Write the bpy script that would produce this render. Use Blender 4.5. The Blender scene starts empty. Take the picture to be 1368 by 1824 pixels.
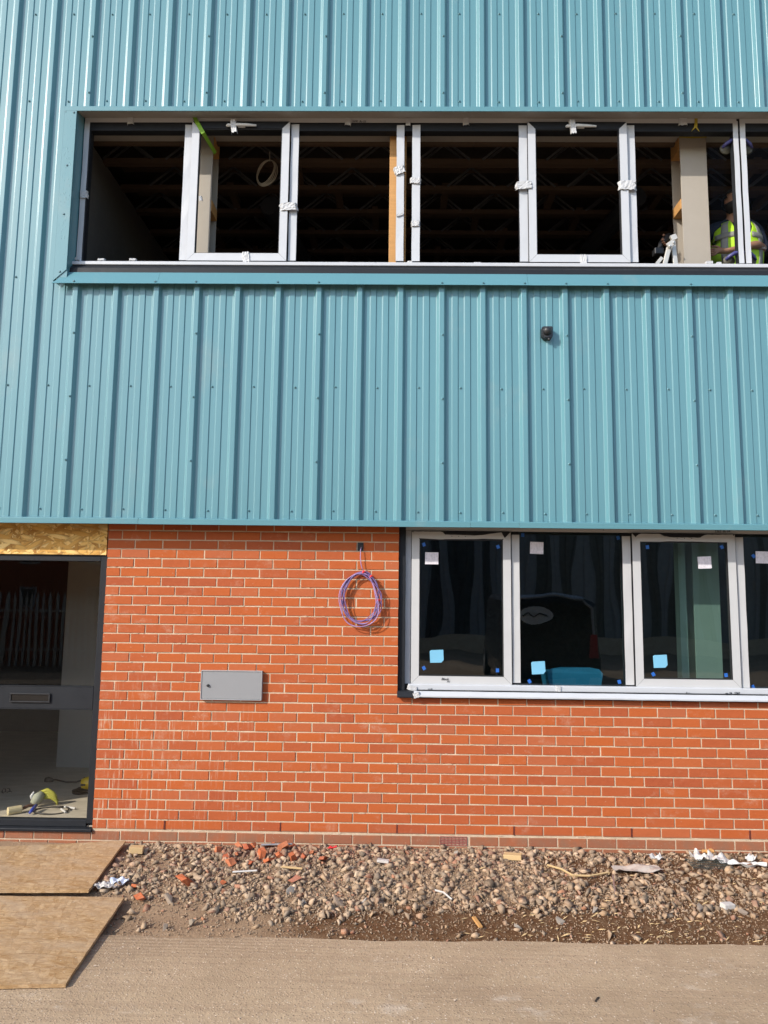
import bpy, bmesh, math, random
import numpy as np
from mathutils import Vector, Matrix, Euler, noise as mnoise

R = math.radians
random.seed(7)
RNG = np.random.default_rng(11)
scene = bpy.context.scene
C = scene.collection

# ------------------------------------------------------------------ camera
# world: X along the wall, Y into the building (brick face at Y = 0), Z up (damp course joint at Z = 0)
CAM = Vector((2.3258, -5.8724, 1.8048)); PITCH, YAW, ROLL = 0.11709, 0.01565, 0.01163
FPX, PW, PH = 1300.0, 1368.0, 1824.0
fw = Vector((-math.sin(YAW)*math.cos(PITCH), math.cos(YAW)*math.cos(PITCH), math.sin(PITCH)))
rt0 = Vector((math.cos(YAW), math.sin(YAW), 0)); up0 = rt0.cross(fw)
RT = math.cos(ROLL)*rt0 + math.sin(ROLL)*up0; UP = -math.sin(ROLL)*rt0 + math.cos(ROLL)*up0
cam_d = bpy.data.cameras.new('camera'); cam = bpy.data.objects.new('camera', cam_d); C.objects.link(cam)
cam.matrix_world = Matrix(((RT.x, UP.x, -fw.x, CAM.x), (RT.y, UP.y, -fw.y, CAM.y), (RT.z, UP.z, -fw.z, CAM.z), (0, 0, 0, 1)))
cam_d.sensor_fit = 'VERTICAL'; cam_d.sensor_height = 36.0; cam_d.lens = 36.0*FPX/PH
cam_d.clip_start = 0.05; cam_d.clip_end = 800
scene.camera = cam

def at(x, y, Y=None, Z=None):
    """the real point seen at a photo pixel, at wall depth Y or height Z"""
    d = fw + RT*((x-684)/FPX) - UP*((y-912)/FPX)
    t = (Y-CAM.y)/d.y if Y is not None else (Z-CAM.z)/d.z
    return CAM + d*t

# ------------------------------------------------------------------ light
EL, AZ = R(31.0), R(50.0)          # sun height; angle left of the wall's outward normal
SUN = Vector((-math.sin(AZ)*math.cos(EL), -math.cos(AZ)*math.cos(EL), math.sin(EL)))
world = bpy.data.worlds.new('World'); scene.world = world; world.use_nodes = True
wn = world.node_tree; bg = wn.nodes['Background']
sky = wn.nodes.new('ShaderNodeTexSky'); sky.sky_type = 'NISHITA'; sky.sun_disc = False
sky.sun_elevation = EL; sky.sun_rotation = math.atan2(SUN.x, SUN.y) % (2*math.pi)
wn.links.new(sky.outputs[0], bg.inputs[0]); bg.inputs[1].default_value = 0.15
sun_d = bpy.data.lights.new('sun', 'SUN'); sun_d.energy = 2.5; sun_d.angle = R(0.5); sun_d.color = (1.0, 0.945, 0.86)
sun = bpy.data.objects.new('sun', sun_d); C.objects.link(sun); sun.rotation_euler = SUN.to_track_quat('Z', 'Y').to_euler()
sun.location = SUN*40
scene.view_settings.view_transform = 'Standard'; scene.view_settings.look = 'None'
scene.view_settings.exposure = 1.0; scene.view_settings.gamma = 1.0
scene.render.engine = 'CYCLES'
scene.cycles.use_denoising = True
scene.cycles.max_bounces = 8; scene.cycles.transparent_max_bounces = 16

# ------------------------------------------------------------------ materials
class NT:
    def __init__(s, name):
        s.m = bpy.data.materials.new(name); s.m.use_nodes = True; s.t = s.m.node_tree
        s.b = s.t.nodes['Principled BSDF']; s.out = s.t.nodes['Material Output']
    def n(s, typ, **kw):
        nd = s.t.nodes.new(typ)
        for k, v in kw.items():
            if k.startswith('_'): setattr(nd, k[1:], v)
            else:
                key = int(k[1:]) if k[0] == 'i' and k[1:].isdigit() else k.replace('_', ' ')
                if hasattr(v, 'bl_idname') or isinstance(v, bpy.types.NodeSocket): s.t.links.new(v, nd.inputs[key])
                else: nd.inputs[key].default_value = v
        return nd
    def set(s, key, v):
        if isinstance(v, bpy.types.NodeSocket): s.t.links.new(v, s.b.inputs[key])
        else: s.b.inputs[key].default_value = v
    def pos(s, scale=(1, 1, 1), rot=(0, 0, 0), loc=(0, 0, 0), obj=False):
        src = s.n('ShaderNodeTexCoord').outputs['Object'] if obj else s.n('ShaderNodeNewGeometry').outputs['Position']
        mp = s.n('ShaderNodeMapping'); s.t.links.new(src, mp.inputs[0])
        mp.inputs['Scale'].default_value = scale; mp.inputs['Rotation'].default_value = rot; mp.inputs['Location'].default_value = loc
        return mp.outputs[0]
    def noise(s, vec, scale=5, detail=4, rough=.55, color=False):
        nd = s.n('ShaderNodeTexNoise', Vector=vec, Scale=scale, Detail=detail, Roughness=rough)
        return nd.outputs['Color' if color else 'Fac']
    def ramp(s, fac, stops):
        nd = s.n('ShaderNodeValToRGB'); s.t.links.new(fac, nd.inputs[0]); e = nd.color_ramp.elements
        while len(e) < len(stops): e.new(.5)
        for i, (p, c) in enumerate(stops):
            e[i].position = p; e[i].color = (*c, 1) if hasattr(c, '__len__') else (c, c, c, 1)
        return nd.outputs[0]
    def mix(s, fac, a, b, blend='MIX'):
        nd = s.n('ShaderNodeMix', _data_type='RGBA', _blend_type=blend)
        for sock, v in ((nd.inputs[0], fac), (nd.inputs[6], a), (nd.inputs[7], b)):
            if isinstance(v, bpy.types.NodeSocket): s.t.links.new(v, sock)
            else: sock.default_value = (*v, 1) if hasattr(v, '__len__') and len(v) == 3 else v
        return nd.outputs[2]
    def math(s, op, a, b=0.5, clamp=False):
        nd = s.n('ShaderNodeMath', _operation=op, _use_clamp=clamp)
        for i, v in enumerate((a, b)):
            if isinstance(v, bpy.types.NodeSocket): s.t.links.new(v, nd.inputs[i])
            else: nd.inputs[i].default_value = v
        return nd.outputs[0]
    def bump(s, h, strength=.3, dist=.002):
        nd = s.n('ShaderNodeBump', Height=h, Strength=strength, Distance=dist)
        s.t.links.new(nd.outputs[0], s.b.inputs['Normal'])

def plain(name, col, rough=.5, metal=0.0, spec=.5, var=.12, vscale=9, bump=0.0, bscale=60):
    k = NT(name); v = k.noise(k.pos(), vscale, 4)
    k.set('Base Color', k.mix(v, [c*(1-var) for c in col], [min(1, c*(1+var)) for c in col]))
    k.set('Roughness', k.ramp(k.noise(k.pos(), vscale*2.3, 3), [(.3, max(.03, rough-.08)), (.7, min(1, rough+.08))]))
    k.set('Metallic', metal); k.set('Specular IOR Level', spec)
    if bump: k.bump(k.noise(k.pos(), bscale, 5), bump, .003)
    return k.m

M = {}
def m_cladding(name, col):
    k = NT(name)
    big = k.noise(k.pos((1, 1, .35)), 1.3, 3); fine = k.noise(k.pos(), 40, 3)
    c = k.mix(big, [x*.93 for x in col], [x*1.07 for x in col])
    dust = k.ramp(k.noise(k.pos((1, 1, .6), loc=(3, 0, 0)), 2.6, 5, .6), [(.62, 0.0), (.76, .16)])
    c = k.mix(dust, c, (.30, .30, .26))
    scr = k.ramp(k.noise(k.pos((9, 1, .8)), 5, 3), [(.66, 0.), (.70, .10)])
    c = k.mix(scr, c, [min(1, x*1.6) for x in col])
    k.set('Base Color', c); k.set('Roughness', .27); k.set('Specular IOR Level', .6)
    k.bump(k.noise(k.pos((1.5, 1, .5)), 3.0, 2), .06, .02)
    return k.m
M['teal'] = m_cladding('teal_coated_steel', (.098, .228, .262))
M['teal_flash'] = m_cladding('teal_flashing_steel', (.092, .222, .254))

def m_brick():
    k = NT('orange_brick')
    t1 = k.n('ShaderNodeAttribute', _attribute_name='tint', _attribute_type='GEOMETRY').outputs['Fac']
    t2 = k.n('ShaderNodeAttribute', _attribute_name='tint', _attribute_type='OBJECT').outputs['Fac']
    t = k.math('ADD', t1, t2)
    c = k.ramp(t, [(0, (.295, .063, .025)), (.2, (.325, .072, .025)), (.5, (.365, .085, .026)), (.8, (.395, .090, .020)), (.9, (.375, .100, .038)), (1, (.33, .094, .042))])
    n1 = k.noise(k.pos(), 26, 5, .65)
    c = k.mix(k.ramp(n1, [(.3, 0.), (.75, .30)]), c, (.46, .12, .044))
    drag = k.noise(k.pos((3, 1, 60)), 8, 3)
    c = k.mix(k.ramp(drag, [(.55, 0.), (.8, .22)]), c, (.26, .055, .022))
    pits = k.ramp(k.noise(k.pos(), 170, 2), [(.25, 1.), (.33, 0.)])
    c = k.mix(k.math('MULTIPLY', pits, .55), c, (.16, .04, .02))
    # mortar smears and lime runs left by the bricklayers
    sx = k.n('ShaderNodeSeparateXYZ', Vector=k.n('ShaderNodeNewGeometry').outputs['Position'])
    run = k.ramp(k.noise(k.pos((30, 1, 2.2)), 1.5, 4, .7), [(.56, 0.), (.66, .85)])
    xm = k.n('ShaderNodeMapRange', Value=sx.outputs[0], **{'i1': 1.5, 'i2': .3}).outputs[0]
    zm = k.n('ShaderNodeMapRange', Value=sx.outputs[2], **{'i1': 1.25, 'i2': .8}).outputs[0]
    run = k.math('MULTIPLY', run, k.math('MULTIPLY', xm, zm))
    blot = k.ramp(k.noise(k.pos((1, 1, 1.4), loc=(2, 5, 1)), 5.5, 6, .7), [(.57, 0.), (.72, .46)])
    blot = k.math('MULTIPLY', blot, k.ramp(k.noise(k.pos(), 60, 3), [(.35, .2), (.65, 1.)]))
    scuff = k.ramp(k.noise(k.pos((14, 1, 22), rot=(0, .5, 0)), 2.2, 4, .6), [(.665, 0.), (.70, .5)])
    spk = k.ramp(k.n('ShaderNodeTexVoronoi', Vector=k.pos(), Scale=48).outputs['Distance'], [(.10, .85), (.20, 0.)])
    lowm = k.n('ShaderNodeMapRange', Value=sx.outputs[2], **{'i1': .02, 'i2': -.01}).outputs[0]
    spk = k.math('MULTIPLY', spk, lowm)
    w = k.math('MAXIMUM', k.math('MAXIMUM', run, blot), k.math('MAXIMUM', scuff, spk))
    c = k.mix(w, c, (.50, .34, .24))
    dirt = k.math('MULTIPLY', lowm, k.ramp(k.noise(k.pos(), 9, 5), [(.3, .35), (.7, .9)]))
    c = k.mix(dirt, c, (.22, .115, .07))
    k.set('Base Color', c); k.set('Roughness', .85); k.set('Specular IOR Level', .25)
    k.bump(k.math('ADD', k.noise(k.pos(), 90, 5, .6), k.math('MULTIPLY', drag, .5)), .45, .003)
    return k.m
M['brick'] = m_brick()

def m_mortar():
    k = NT('cream_mortar')
    c = k.ramp(k.noise(k.pos(), 7, 6, .7), [(.25, (.42, .31, .21)), (.5, (.52, .405, .285)), (.75, (.62, .50, .37))])
    k.set('Base Color', c); k.set('Roughness', .95); k.set('Specular IOR Level', .15)
    k.bump(k.noise(k.pos(), 140, 5, .7), .8, .006)
    return k.m
M['mortar'] = m_mortar()

def m_yard():
    k = NT('dusty_concrete_yard')
    big = k.noise(k.pos(), 1.1, 6, .6); mid = k.noise(k.pos((1, 1, 1)), 14, 5, .65)
    c = k.ramp(big, [(.3, (.300, .213, .132)), (.5, (.385, .279, .177)), (.72, (.47, .350, .228))])
    c = k.mix(k.ramp(mid, [(.3, .30), (.6, 0.)]), c, (.28, .19, .125))
    tyre = k.ramp(k.noise(k.pos((.30, 5, 1)), 2.6, 4, .65), [(.40, .4), (.55, 0.)])
    c = k.mix(k.math('MULTIPLY', tyre, k.noise(k.pos((.6, 1, 1)), 1.3, 2)), c, (.27, .18, .115))
    tread = k.ramp(k.noise(k.pos((26, 7, 1), rot=(0, 0, .25)), 3, 2), [(.50, 0.), (.62, .18)])
    c = k.mix(tread, c, (.30, .21, .14))
    sx = k.n('ShaderNodeSeparateXYZ', Vector=k.n('ShaderNodeNewGeometry').outputs['Position'])
    band = k.math('MULTIPLY', k.n('ShaderNodeMapRange', Value=sx.outputs[1], **{'i1': -1.78, 'i2': -1.52}).outputs[0], k.n('ShaderNodeMapRange', Value=sx.outputs[0], **{'i1': 2.4, 'i2': 1.3}).outputs[0])
    rut = k.n('ShaderNodeTexWave', Vector=k.pos((.25, 1, 1), rot=(0, 0, .03)), Scale=9.0, Distortion=2.5, Detail=3, _wave_type='BANDS', _bands_direction='Y').outputs['Fac']
    c = k.mix(k.math('MULTIPLY', k.math('MULTIPLY', band, k.ramp(rut, [(.35, .5), (.6, 0.)])), 1.0), c, (.215, .145, .09))
    stain = k.ramp(k.noise(k.pos((.7, 1.3, 1), loc=(9, 2, 0)), 1.7, 6, .72), [(.52, 0.), (.70, .40)])
    c = k.mix(stain, c, (.245, .172, .11))
    pale = k.ramp(k.noise(k.pos((1, 1.6, 1), loc=(4, 1, 0)), 3.1, 6, .7), [(.60, 0.), (.73, .55)])
    c = k.mix(pale, c, (.52, .43, .34))
    v = k.n('ShaderNodeTexVoronoi', Vector=k.pos(), Scale=75)
    sp = k.ramp(k.n('ShaderNodeSeparateColor', Color=v.outputs['Color']).outputs[0], [(0, (.10, .07, .05)), (.22, (.20, .14, .095)), (.4, (.38, .27, .185)), (.78, (.42, .30, .21)), (1, (.80, .68, .54))])
    grit = k.math('MULTIPLY', k.ramp(v.outputs['Distance'], [(.22, .8), (.40, .0)]), k.ramp(k.noise(k.pos(), 2.2, 3), [(.35, .35), (.65, 1.)]))
    c = k.mix(grit, c, sp)
    k.set('Base Color', c); k.set('Roughness', .95); k.set('Specular IOR Level', .2)
    h = k.math('ADD', k.math('MULTIPLY', k.ramp(v.outputs['Distance'], [(0, 1.), (.45, 0.)]), .5), k.noise(k.pos(), 45, 6, .7))
    k.bump(k.math('ADD', h, k.math('MULTIPLY', tyre, -.9)), .55, .008)
    return k.m
M['yard'] = m_yard()

def m_soil():
    k = NT('brown_soil')
    sx = k.n('ShaderNodeSeparateXYZ', Vector=k.n('ShaderNodeNewGeometry').outputs['Position'])
    fr = k.math('MULTIPLY', k.n('ShaderNodeMapRange', Value=sx.outputs[1], **{'i1': -.85, 'i2': -1.15}).outputs[0], k.n('ShaderNodeMapRange', Value=sx.outputs[0], **{'i1': 1.5, 'i2': 2.6}).outputs[0])
    damp = k.math('ADD', k.math('MAXIMUM', fr, k.math('MULTIPLY', k.n('ShaderNodeMapRange', Value=sx.outputs[0], **{'i1': 3.0, 'i2': 3.8}).outputs[0], .55)), k.math('MULTIPLY', k.noise(k.pos(), 3, 4), 1.0))
    c = k.mix(k.ramp(damp, [(.50, 0.), (.95, 1.)]), (.34, .228, .142), (.125, .060, .028))
    c = k.mix(k.ramp(k.noise(k.pos(), 22, 6, .7), [(.45, .0), (.75, .45)]), c, (.30, .20, .12))
    k.set('Base Color', c); k.set('Roughness', 1.0); k.set('Specular IOR Level', .1)
    k.bump(k.noise(k.pos(), 70, 7, .75), 1.0, .015)
    return k.m
M['soil'] = m_soil()

def m_stone():
    k = NT('rubble_stone')
    t = k.n('ShaderNodeAttribute', _attribute_name='tint', _attribute_type='GEOMETRY').outputs['Color']
    t2 = k.n('ShaderNodeAttribute', _attribute_name='tint', _attribute_type='OBJECT').outputs['Color']
    c = k.mix(1.0, t, t2, 'ADD')
    c = k.mix(k.ramp(k.noise(k.pos(), 90, 5, .7), [(.3, .45), (.65, 0.)]), c, (.17, .125, .09))
    c = k.mix(k.ramp(k.noise(k.pos(), 30, 4), [(.5, 0.), (.75, .45)]), c, (.42, .33, .24))
    nz = k.n('ShaderNodeSeparateXYZ', Vector=k.n('ShaderNodeNewGeometry').outputs['True Normal']).outputs[2]
    c = k.mix(k.math('MULTIPLY', k.ramp(nz, [(.1, 0.), (.9, .34)]), k.ramp(k.noise(k.pos(), 8, 4), [(.3, .35), (.7, 1.)])), c, (.47, .36, .255))
    k.set('Base Color', c); k.set('Roughness', .95); k.set('Specular IOR Level', .2)
    k.bump(k.noise(k.pos(), 160, 5, .7), .7, .004)
    return k.m
M['stone'] = m_stone()
def m_shard():
    k = NT('broken_brick')
    t2 = k.n('ShaderNodeAttribute', _attribute_name='tint', _attribute_type='OBJECT').outputs['Color']
    c = k.mix(k.ramp(k.noise(k.pos(), 70, 5, .7), [(.35, .5), (.6, 0.)]), t2, (.26, .09, .045))
    c = k.mix(k.ramp(k.noise(k.pos(), 25, 5, .7), [(.55, 0.), (.75, .5)]), c, (.45, .30, .20))
    k.set('Base Color', c); k.set('Roughness', .95); k.set('Specular IOR Level', .2); k.bump(k.noise(k.pos(), 140, 5, .7), .6, .004)
    return k.m
M['shard'] = m_shard()

def m_osb(name, weather):
    """strand board: layers of long flat wood strands, each layer turned its own way"""
    k = NT(name)
    src = k.n('ShaderNodeTexCoord').outputs['Object']
    wob = k.n('ShaderNodeMix', _data_type='VECTOR'); wob.inputs[0].default_value = .012
    k.t.links.new(src, wob.inputs[4]); k.t.links.new(k.noise(src, 9, 2, .5, color=True), wob.inputs[5])
    P = wob.outputs[1]
    def turned(ang, scale, seed):
        m1 = k.n('ShaderNodeMapping', Vector=P); m1.inputs['Rotation'].default_value = (0, 0, ang) if weather else (0, ang, 0); m1.inputs['Location'].default_value = (seed*.37, seed*.21, seed*.53)
        m2 = k.n('ShaderNodeMapping', Vector=m1.outputs[0]); m2.inputs['Scale'].default_value = scale
        return m2.outputs[0]
    if weather: angs = [(.1, 1, 15, 46), (.85, 5, 13, 40), (-.75, 9, 14, 44), (.35, 4, 12, 52), (-.3, 6, 16, 50), (1.3, 7, 14, 40)]
    else: angs = [(.2, 1, 9, 38), (1.0, 5, 8, 34), (-.65, 9, 9, 36), (1.7, 3, 10, 42), (.55, 7, 7, 40), (-.2, 8, 8, 34)]
    col = None; hh = None
    for i, (a, sd, sl, sw) in enumerate(angs):
        v = k.n('ShaderNodeTexVoronoi', Vector=turned(a, (sl, sw, sw) if weather else (sl, 3, sw), sd), Scale=1.0, Randomness=1.0)
        c3 = k.n('ShaderNodeSeparateColor', Color=v.outputs['Color'])
        if weather: cc = k.ramp(c3.outputs[0], [(0, (.33, .195, .085)), (.3, (.41, .26, .125)), (.7, (.47, .305, .155)), (1, (.54, .365, .195))])
        else: cc = k.ramp(c3.outputs[0], [(0, (.34, .155, .035)), (.25, (.55, .29, .07)), (.65, (.70, .42, .12)), (1, (.84, .60, .25))])
        edge = k.ramp(v.outputs['Distance'], [(.45, 0.), (.75, .55 if not weather else .25)])
        cc = k.mix(edge, cc, (.26, .13, .04))
        if col is None: col, hh = cc, c3.outputs[1]
        else:
            f = k.ramp(c3.outputs[2], [(.60, 0.), (.63, 1.)])
            col = k.mix(f, col, cc)
            hh = k.math('ADD', k.math('MULTIPLY', hh, .8), k.math('MULTIPLY', c3.outputs[1], f))
    if weather:
        grain = k.noise(turned(.02, (9, 60, 60), 2), 1.4, 6, .8)
        col = k.mix(k.ramp(grain, [(.36, .75), (.56, 0.)]), col, (.27, .15, .065))
        g = k.noise(turned(.3, (1.2, 2.4, 1), 7), 2.4, 6, .7)
        col = k.mix(k.ramp(g, [(.40, 0.), (.66, .62)]), col, (.41, .305, .205))
        streak = k.ramp(k.noise(turned(0, (2.2, 34, 1), 3), 1.6, 5, .75), [(.60, 0.), (.67, .75)])
        col = k.mix(streak, col, (.20, .115, .055))
        col = k.mix(k.ramp(k.noise(src, 34, 3), [(.69, 0.), (.75, .6)]), col, (.60, .52, .42))
        hh = k.math('ADD', hh, k.math('MULTIPLY', grain, 1.5))
    else:
        grain = k.noise(turned(.6, (20, 20, 20), 2), 6.0, 4, .7)
        col = k.mix(k.ramp(grain, [(.30, .6), (.42, 0.)]), col, (.30, .14, .035))
    k.set('Base Color', col); k.set('Roughness', .8); k.set('Specular IOR Level', .25)
    k.bump(hh, .55, .004)
    return k.m
M['osb'] = m_osb('fresh_strand_board', False)
M['osb_old'] = m_osb('weathered_strand_board', True)

def m_timber(name, col):
    k = NT(name)
    g = k.noise(k.pos((2, 40, 40)), 1.5, 5, .6)
    k.set('Base Color', k.mix(g, [c*.7 for c in col], [min(1, c*1.2) for c in col])); k.set('Roughness', .7)
    k.bump(g, .2, .002)
    return k.m
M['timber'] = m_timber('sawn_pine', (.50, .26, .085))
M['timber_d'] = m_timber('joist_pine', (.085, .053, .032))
M['anthracite'] = plain('anthracite_aluminium', (.016, .0175, .021), .5, spec=.2, bump=.06, bscale=400)
M['film'] = plain('white_protective_film', (.455, .465, .485), .38, bump=.10, bscale=18, var=.05)
M['film_b'] = plain('milky_protective_film', (.455, .452, .45), .42, bump=.14, bscale=14, var=.05)
M['tape'] = plain('crumpled_white_tape', (.45, .45, .455), .45, bump=.5, bscale=55, var=.1)
M['black'] = plain('black_plastic', (.018, .018, .02), .45)
M['rubber'] = plain('black_gasket', (.012, .012, .013), .6)
M['grey_box'] = plain('grey_enclosure_paint', (.235, .235, .24), .5, bump=.05, bscale=300, var=.04)
M['grey_edge'] = plain('grey_enclosure_rim', (.33, .33, .33), .5, var=.05)
M['screw'] = plain('teal_screw_head', (.045, .12, .145), .4)
M['screw_washer'] = plain('screw_washer', (.10, .24, .27), .4)
M['galv'] = plain('galvanised_steel', (.42, .43, .44), .35, metal=.8)
M['web'] = plain('dull_web_steel', (.13, .13, .135), .5, metal=.5)
M['steel_paint'] = plain('beige_primed_steel', (.33, .29, .24), .6, bump=.08, bscale=120, var=.05)
M['board'] = plain('grey_plasterboard', (.44, .41, .36), .85, var=.06)
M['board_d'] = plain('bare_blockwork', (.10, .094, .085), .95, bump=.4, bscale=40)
M['deck'] = plain('chipboard_deck', (.035, .026, .02), .9, var=.2)
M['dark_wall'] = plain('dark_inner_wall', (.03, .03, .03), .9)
M['soffit'] = plain('soffit_panel', (.30, .275, .245), .7)
def m_floor():
    k = NT('screed_floor')
    c = k.ramp(k.noise(k.pos((1, 3, 1)), 3.5, 6, .65), [(.3, (.40, .35, .265)), (.6, (.50, .44, .34)), (.8, (.58, .52, .42))])
    k.set('Base Color', c); k.set('Roughness', .8); k.bump(k.noise(k.pos(), 60, 5), .3, .003)
    return k.m
M['floor'] = m_floor()
def m_glass(name, tint, ior=1.5, rough=0.0, wav=0.0):
    k = NT(name); k.t.nodes.remove(k.b)
    tr = k.n('ShaderNodeBsdfTransparent'); tr.inputs[0].default_value = (*tint, 1)
    gl = k.n('ShaderNodeBsdfGlossy'); gl.inputs['Roughness'].default_value = rough; gl.inputs[0].default_value = (.9, .95, 1, 1)
    fr = k.n('ShaderNodeFresnel'); bf = k.n('ShaderNodeNewGeometry').outputs['Backfacing']
    k.t.links.new(k.math('ADD', ior, k.math('MULTIPLY', bf, 1.0/ior-ior)), fr.inputs[0])
    if wav:
        bp = k.n('ShaderNodeBump', Height=k.noise(k.pos((1.6, 1, .55)), 1.7, 1), Strength=wav, Distance=.02)
        k.t.links.new(bp.outputs[0], gl.inputs['Normal'])
    mx = k.n('ShaderNodeMixShader'); k.t.links.new(fr.outputs[0], mx.inputs[0]); k.t.links.new(tr.outputs[0], mx.inputs[1]); k.t.links.new(gl.outputs[0], mx.inputs[2])
    k.t.links.new(mx.outputs[0], k.out.inputs[0])
    return k.m
M['glass'] = m_glass('tinted_double_glazing', (.50, .70, .69), 1.80, 0, .16)
M['glass_door'] = m_glass('clear_door_glazing', (.93, .92, .89), 1.45, 0, .05)
M['glass_thin'] = m_glass('loose_clear_pane', (.92, .94, .93), 1.12)

# ------------------------------------------------------------------ mesh helpers
class MB:
    def __init__(s): s.v = []; s.f = []; s.mi = []
    def add(s, vs, fs, mi=0):
        o = len(s.v); s.v += [tuple(p) for p in vs]; s.f += [tuple(i+o for i in q) for q in fs]; s.mi += [mi]*len(fs)
    def box(s, x0, x1, y0, y1, z0, z1, mi=0):
        if x0 > x1: x0, x1 = x1, x0
        if y0 > y1: y0, y1 = y1, y0
        if z0 > z1: z0, z1 = z1, z0
        s.add([(x0,y0,z0),(x1,y0,z0),(x1,y1,z0),(x0,y1,z0),(x0,y0,z1),(x1,y0,z1),(x1,y1,z1),(x0,y1,z1)],
              [(0,3,2,1),(4,5,6,7),(0,1,5,4),(1,2,6,5),(2,3,7,6),(3,0,4,7)], mi)
    def prism(s, poly, y0, y1, mi=0):
        """poly of (x, z) counter-clockwise seen from -Y, extruded from y0 (front) to y1"""
        n = len(poly)
        s.add([(x, y0, z) for x, z in poly]+[(x, y1, z) for x, z in poly],
              [tuple(range(n)), tuple(range(2*n-1, n-1, -1))]+[(i, i+n, (i+1) % n+n, (i+1) % n) for i in range(n)], mi)
    def hprism(s, poly, z0, z1, mi=0):
        n = len(poly)
        s.add([(x, y, z0) for x, y in poly]+[(x, y, z1) for x, y in poly],
              [tuple(range(n-1, -1, -1)), tuple(range(n, 2*n))]+[(i, (i+1) % n, (i+1) % n+n, i+n) for i in range(n)], mi)
    def extr_x(s, poly, x0, x1, mi=0):
        """poly of (y, z) extruded along X"""
        n = len(poly)
        s.add([(x0, y, z) for y, z in poly]+[(x1, y, z) for y, z in poly],
              [tuple(range(n)), tuple(range(2*n-1, n-1, -1))]+[(i, i+n, (i+1) % n+n, (i+1) % n) for i in range(n)], mi)
    def tube(s, pts, r, n=8, closed=False, mi=0):
        pts = [Vector(p) for p in pts]; m = len(pts); rs = r if hasattr(r, '__len__') else [r]*m
        rings = []; prev = None
        for i, p in enumerate(pts):
            t = (pts[(i+1) % m]-pts[i-1]) if (closed or 0 < i < m-1) else (pts[1]-pts[0] if i == 0 else pts[-1]-pts[-2])
            t.normalize()
            a = prev if prev is not None else (Vector((0, 0, 1)) if abs(t.z) < .9 else Vector((1, 0, 0)))
            a = (a-t*a.dot(t)).normalized(); prev = a; b = t.cross(a)
            rings.append([p+(a*math.cos(2*math.pi*j/n)+b*math.sin(2*math.pi*j/n))*rs[i] for j in range(n)])
        vs = [q for rg in rings for q in rg]; fs = []
        for i in range(m if closed else m-1):
            k = (i+1) % m
            for j in range(n): fs.append((i*n+j, i*n+(j+1) % n, k*n+(j+1) % n, k*n+j))
        if not closed: fs += [tuple(range(n-1, -1, -1)), tuple(range((m-1)*n, m*n))]
        s.add(vs, fs, mi)
    def lathe(s, prof, origin, axis='Z', n=20, mi=0):
        """prof of (r, h) along axis"""
        o = Vector(origin); vs = []
        for r, h in prof:
            for j in range(n):
                a = 2*math.pi*j/n; c, d = r*math.cos(a), r*math.sin(a)
                vs.append(o+(Vector((c, d, h)) if axis == 'Z' else Vector((c, h, d)) if axis == 'Y' else Vector((h, c, d))))
        m = len(prof); fs = [(i*n+j, i*n+(j+1) % n, (i+1)*n+(j+1) % n, (i+1)*n+j) for i in range(m-1) for j in range(n)]
        fs += [tuple(range(n-1, -1, -1)), tuple(range((m-1)*n, m*n))]
        s.add(vs, fs, mi)
    def build(s, name, mats, parent=None, bevel=0.0, smooth=False, seg=1, recalc=True):
        me = bpy.data.meshes.new(name); me.from_pydata(s.v, [], s.f)
        mats = mats if isinstance(mats, (list, tuple)) else [mats]
        for q in mats: me.materials.append(M[q] if isinstance(q, str) else q)
        if len(mats) > 1: me.polygons.foreach_set('material_index', s.mi)
        if bevel or recalc:
            b = bmesh.new(); b.from_mesh(me)
            if recalc: bmesh.ops.recalc_face_normals(b, faces=b.faces)
            if bevel:
                es = [e for e in b.edges if len(e.link_faces) == 2 and e.calc_face_angle(0) > .5]
                bmesh.ops.bevel(b, geom=es, offset=bevel, segments=seg, affect='EDGES', clamp_overlap=True)
            b.to_mesh(me); b.free()
        if smooth: me.polygons.foreach_set('use_smooth', [True]*len(me.polygons))
        me.update()
        return link(name, me, parent)

def link(name, data, parent=None):
    o = bpy.data.objects.new(name, data); C.objects.link(o)
    if parent is not None: o.parent = parent
    return o
def tag(o, label=None, cat=None, group=None, kind=None):
    for k, v in (('label', label), ('category', cat), ('group', group), ('kind', kind)):
        if v: o[k] = v
    return o
def empty(name, loc=(0, 0, 0), rz=0.0):
    o = bpy.data.objects.new(name, None); C.objects.link(o); o.location = loc; o.rotation_euler.z = rz; o.empty_display_size = .1
    return o
def copy_tree(o, parent=None):
    c = o.copy(); C.objects.link(c); c.parent = parent
    for ch in list(o.children): copy_tree(ch, c)
    return c
def recenter(o, p):
    """move a mesh object's origin to p without moving its shape"""
    o.data.transform(Matrix.Translation(-Vector(p))); o.location = p
    return o
def fnoise(x, y, z=0.0): return mnoise.noise(Vector((x, y, z)))

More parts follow.
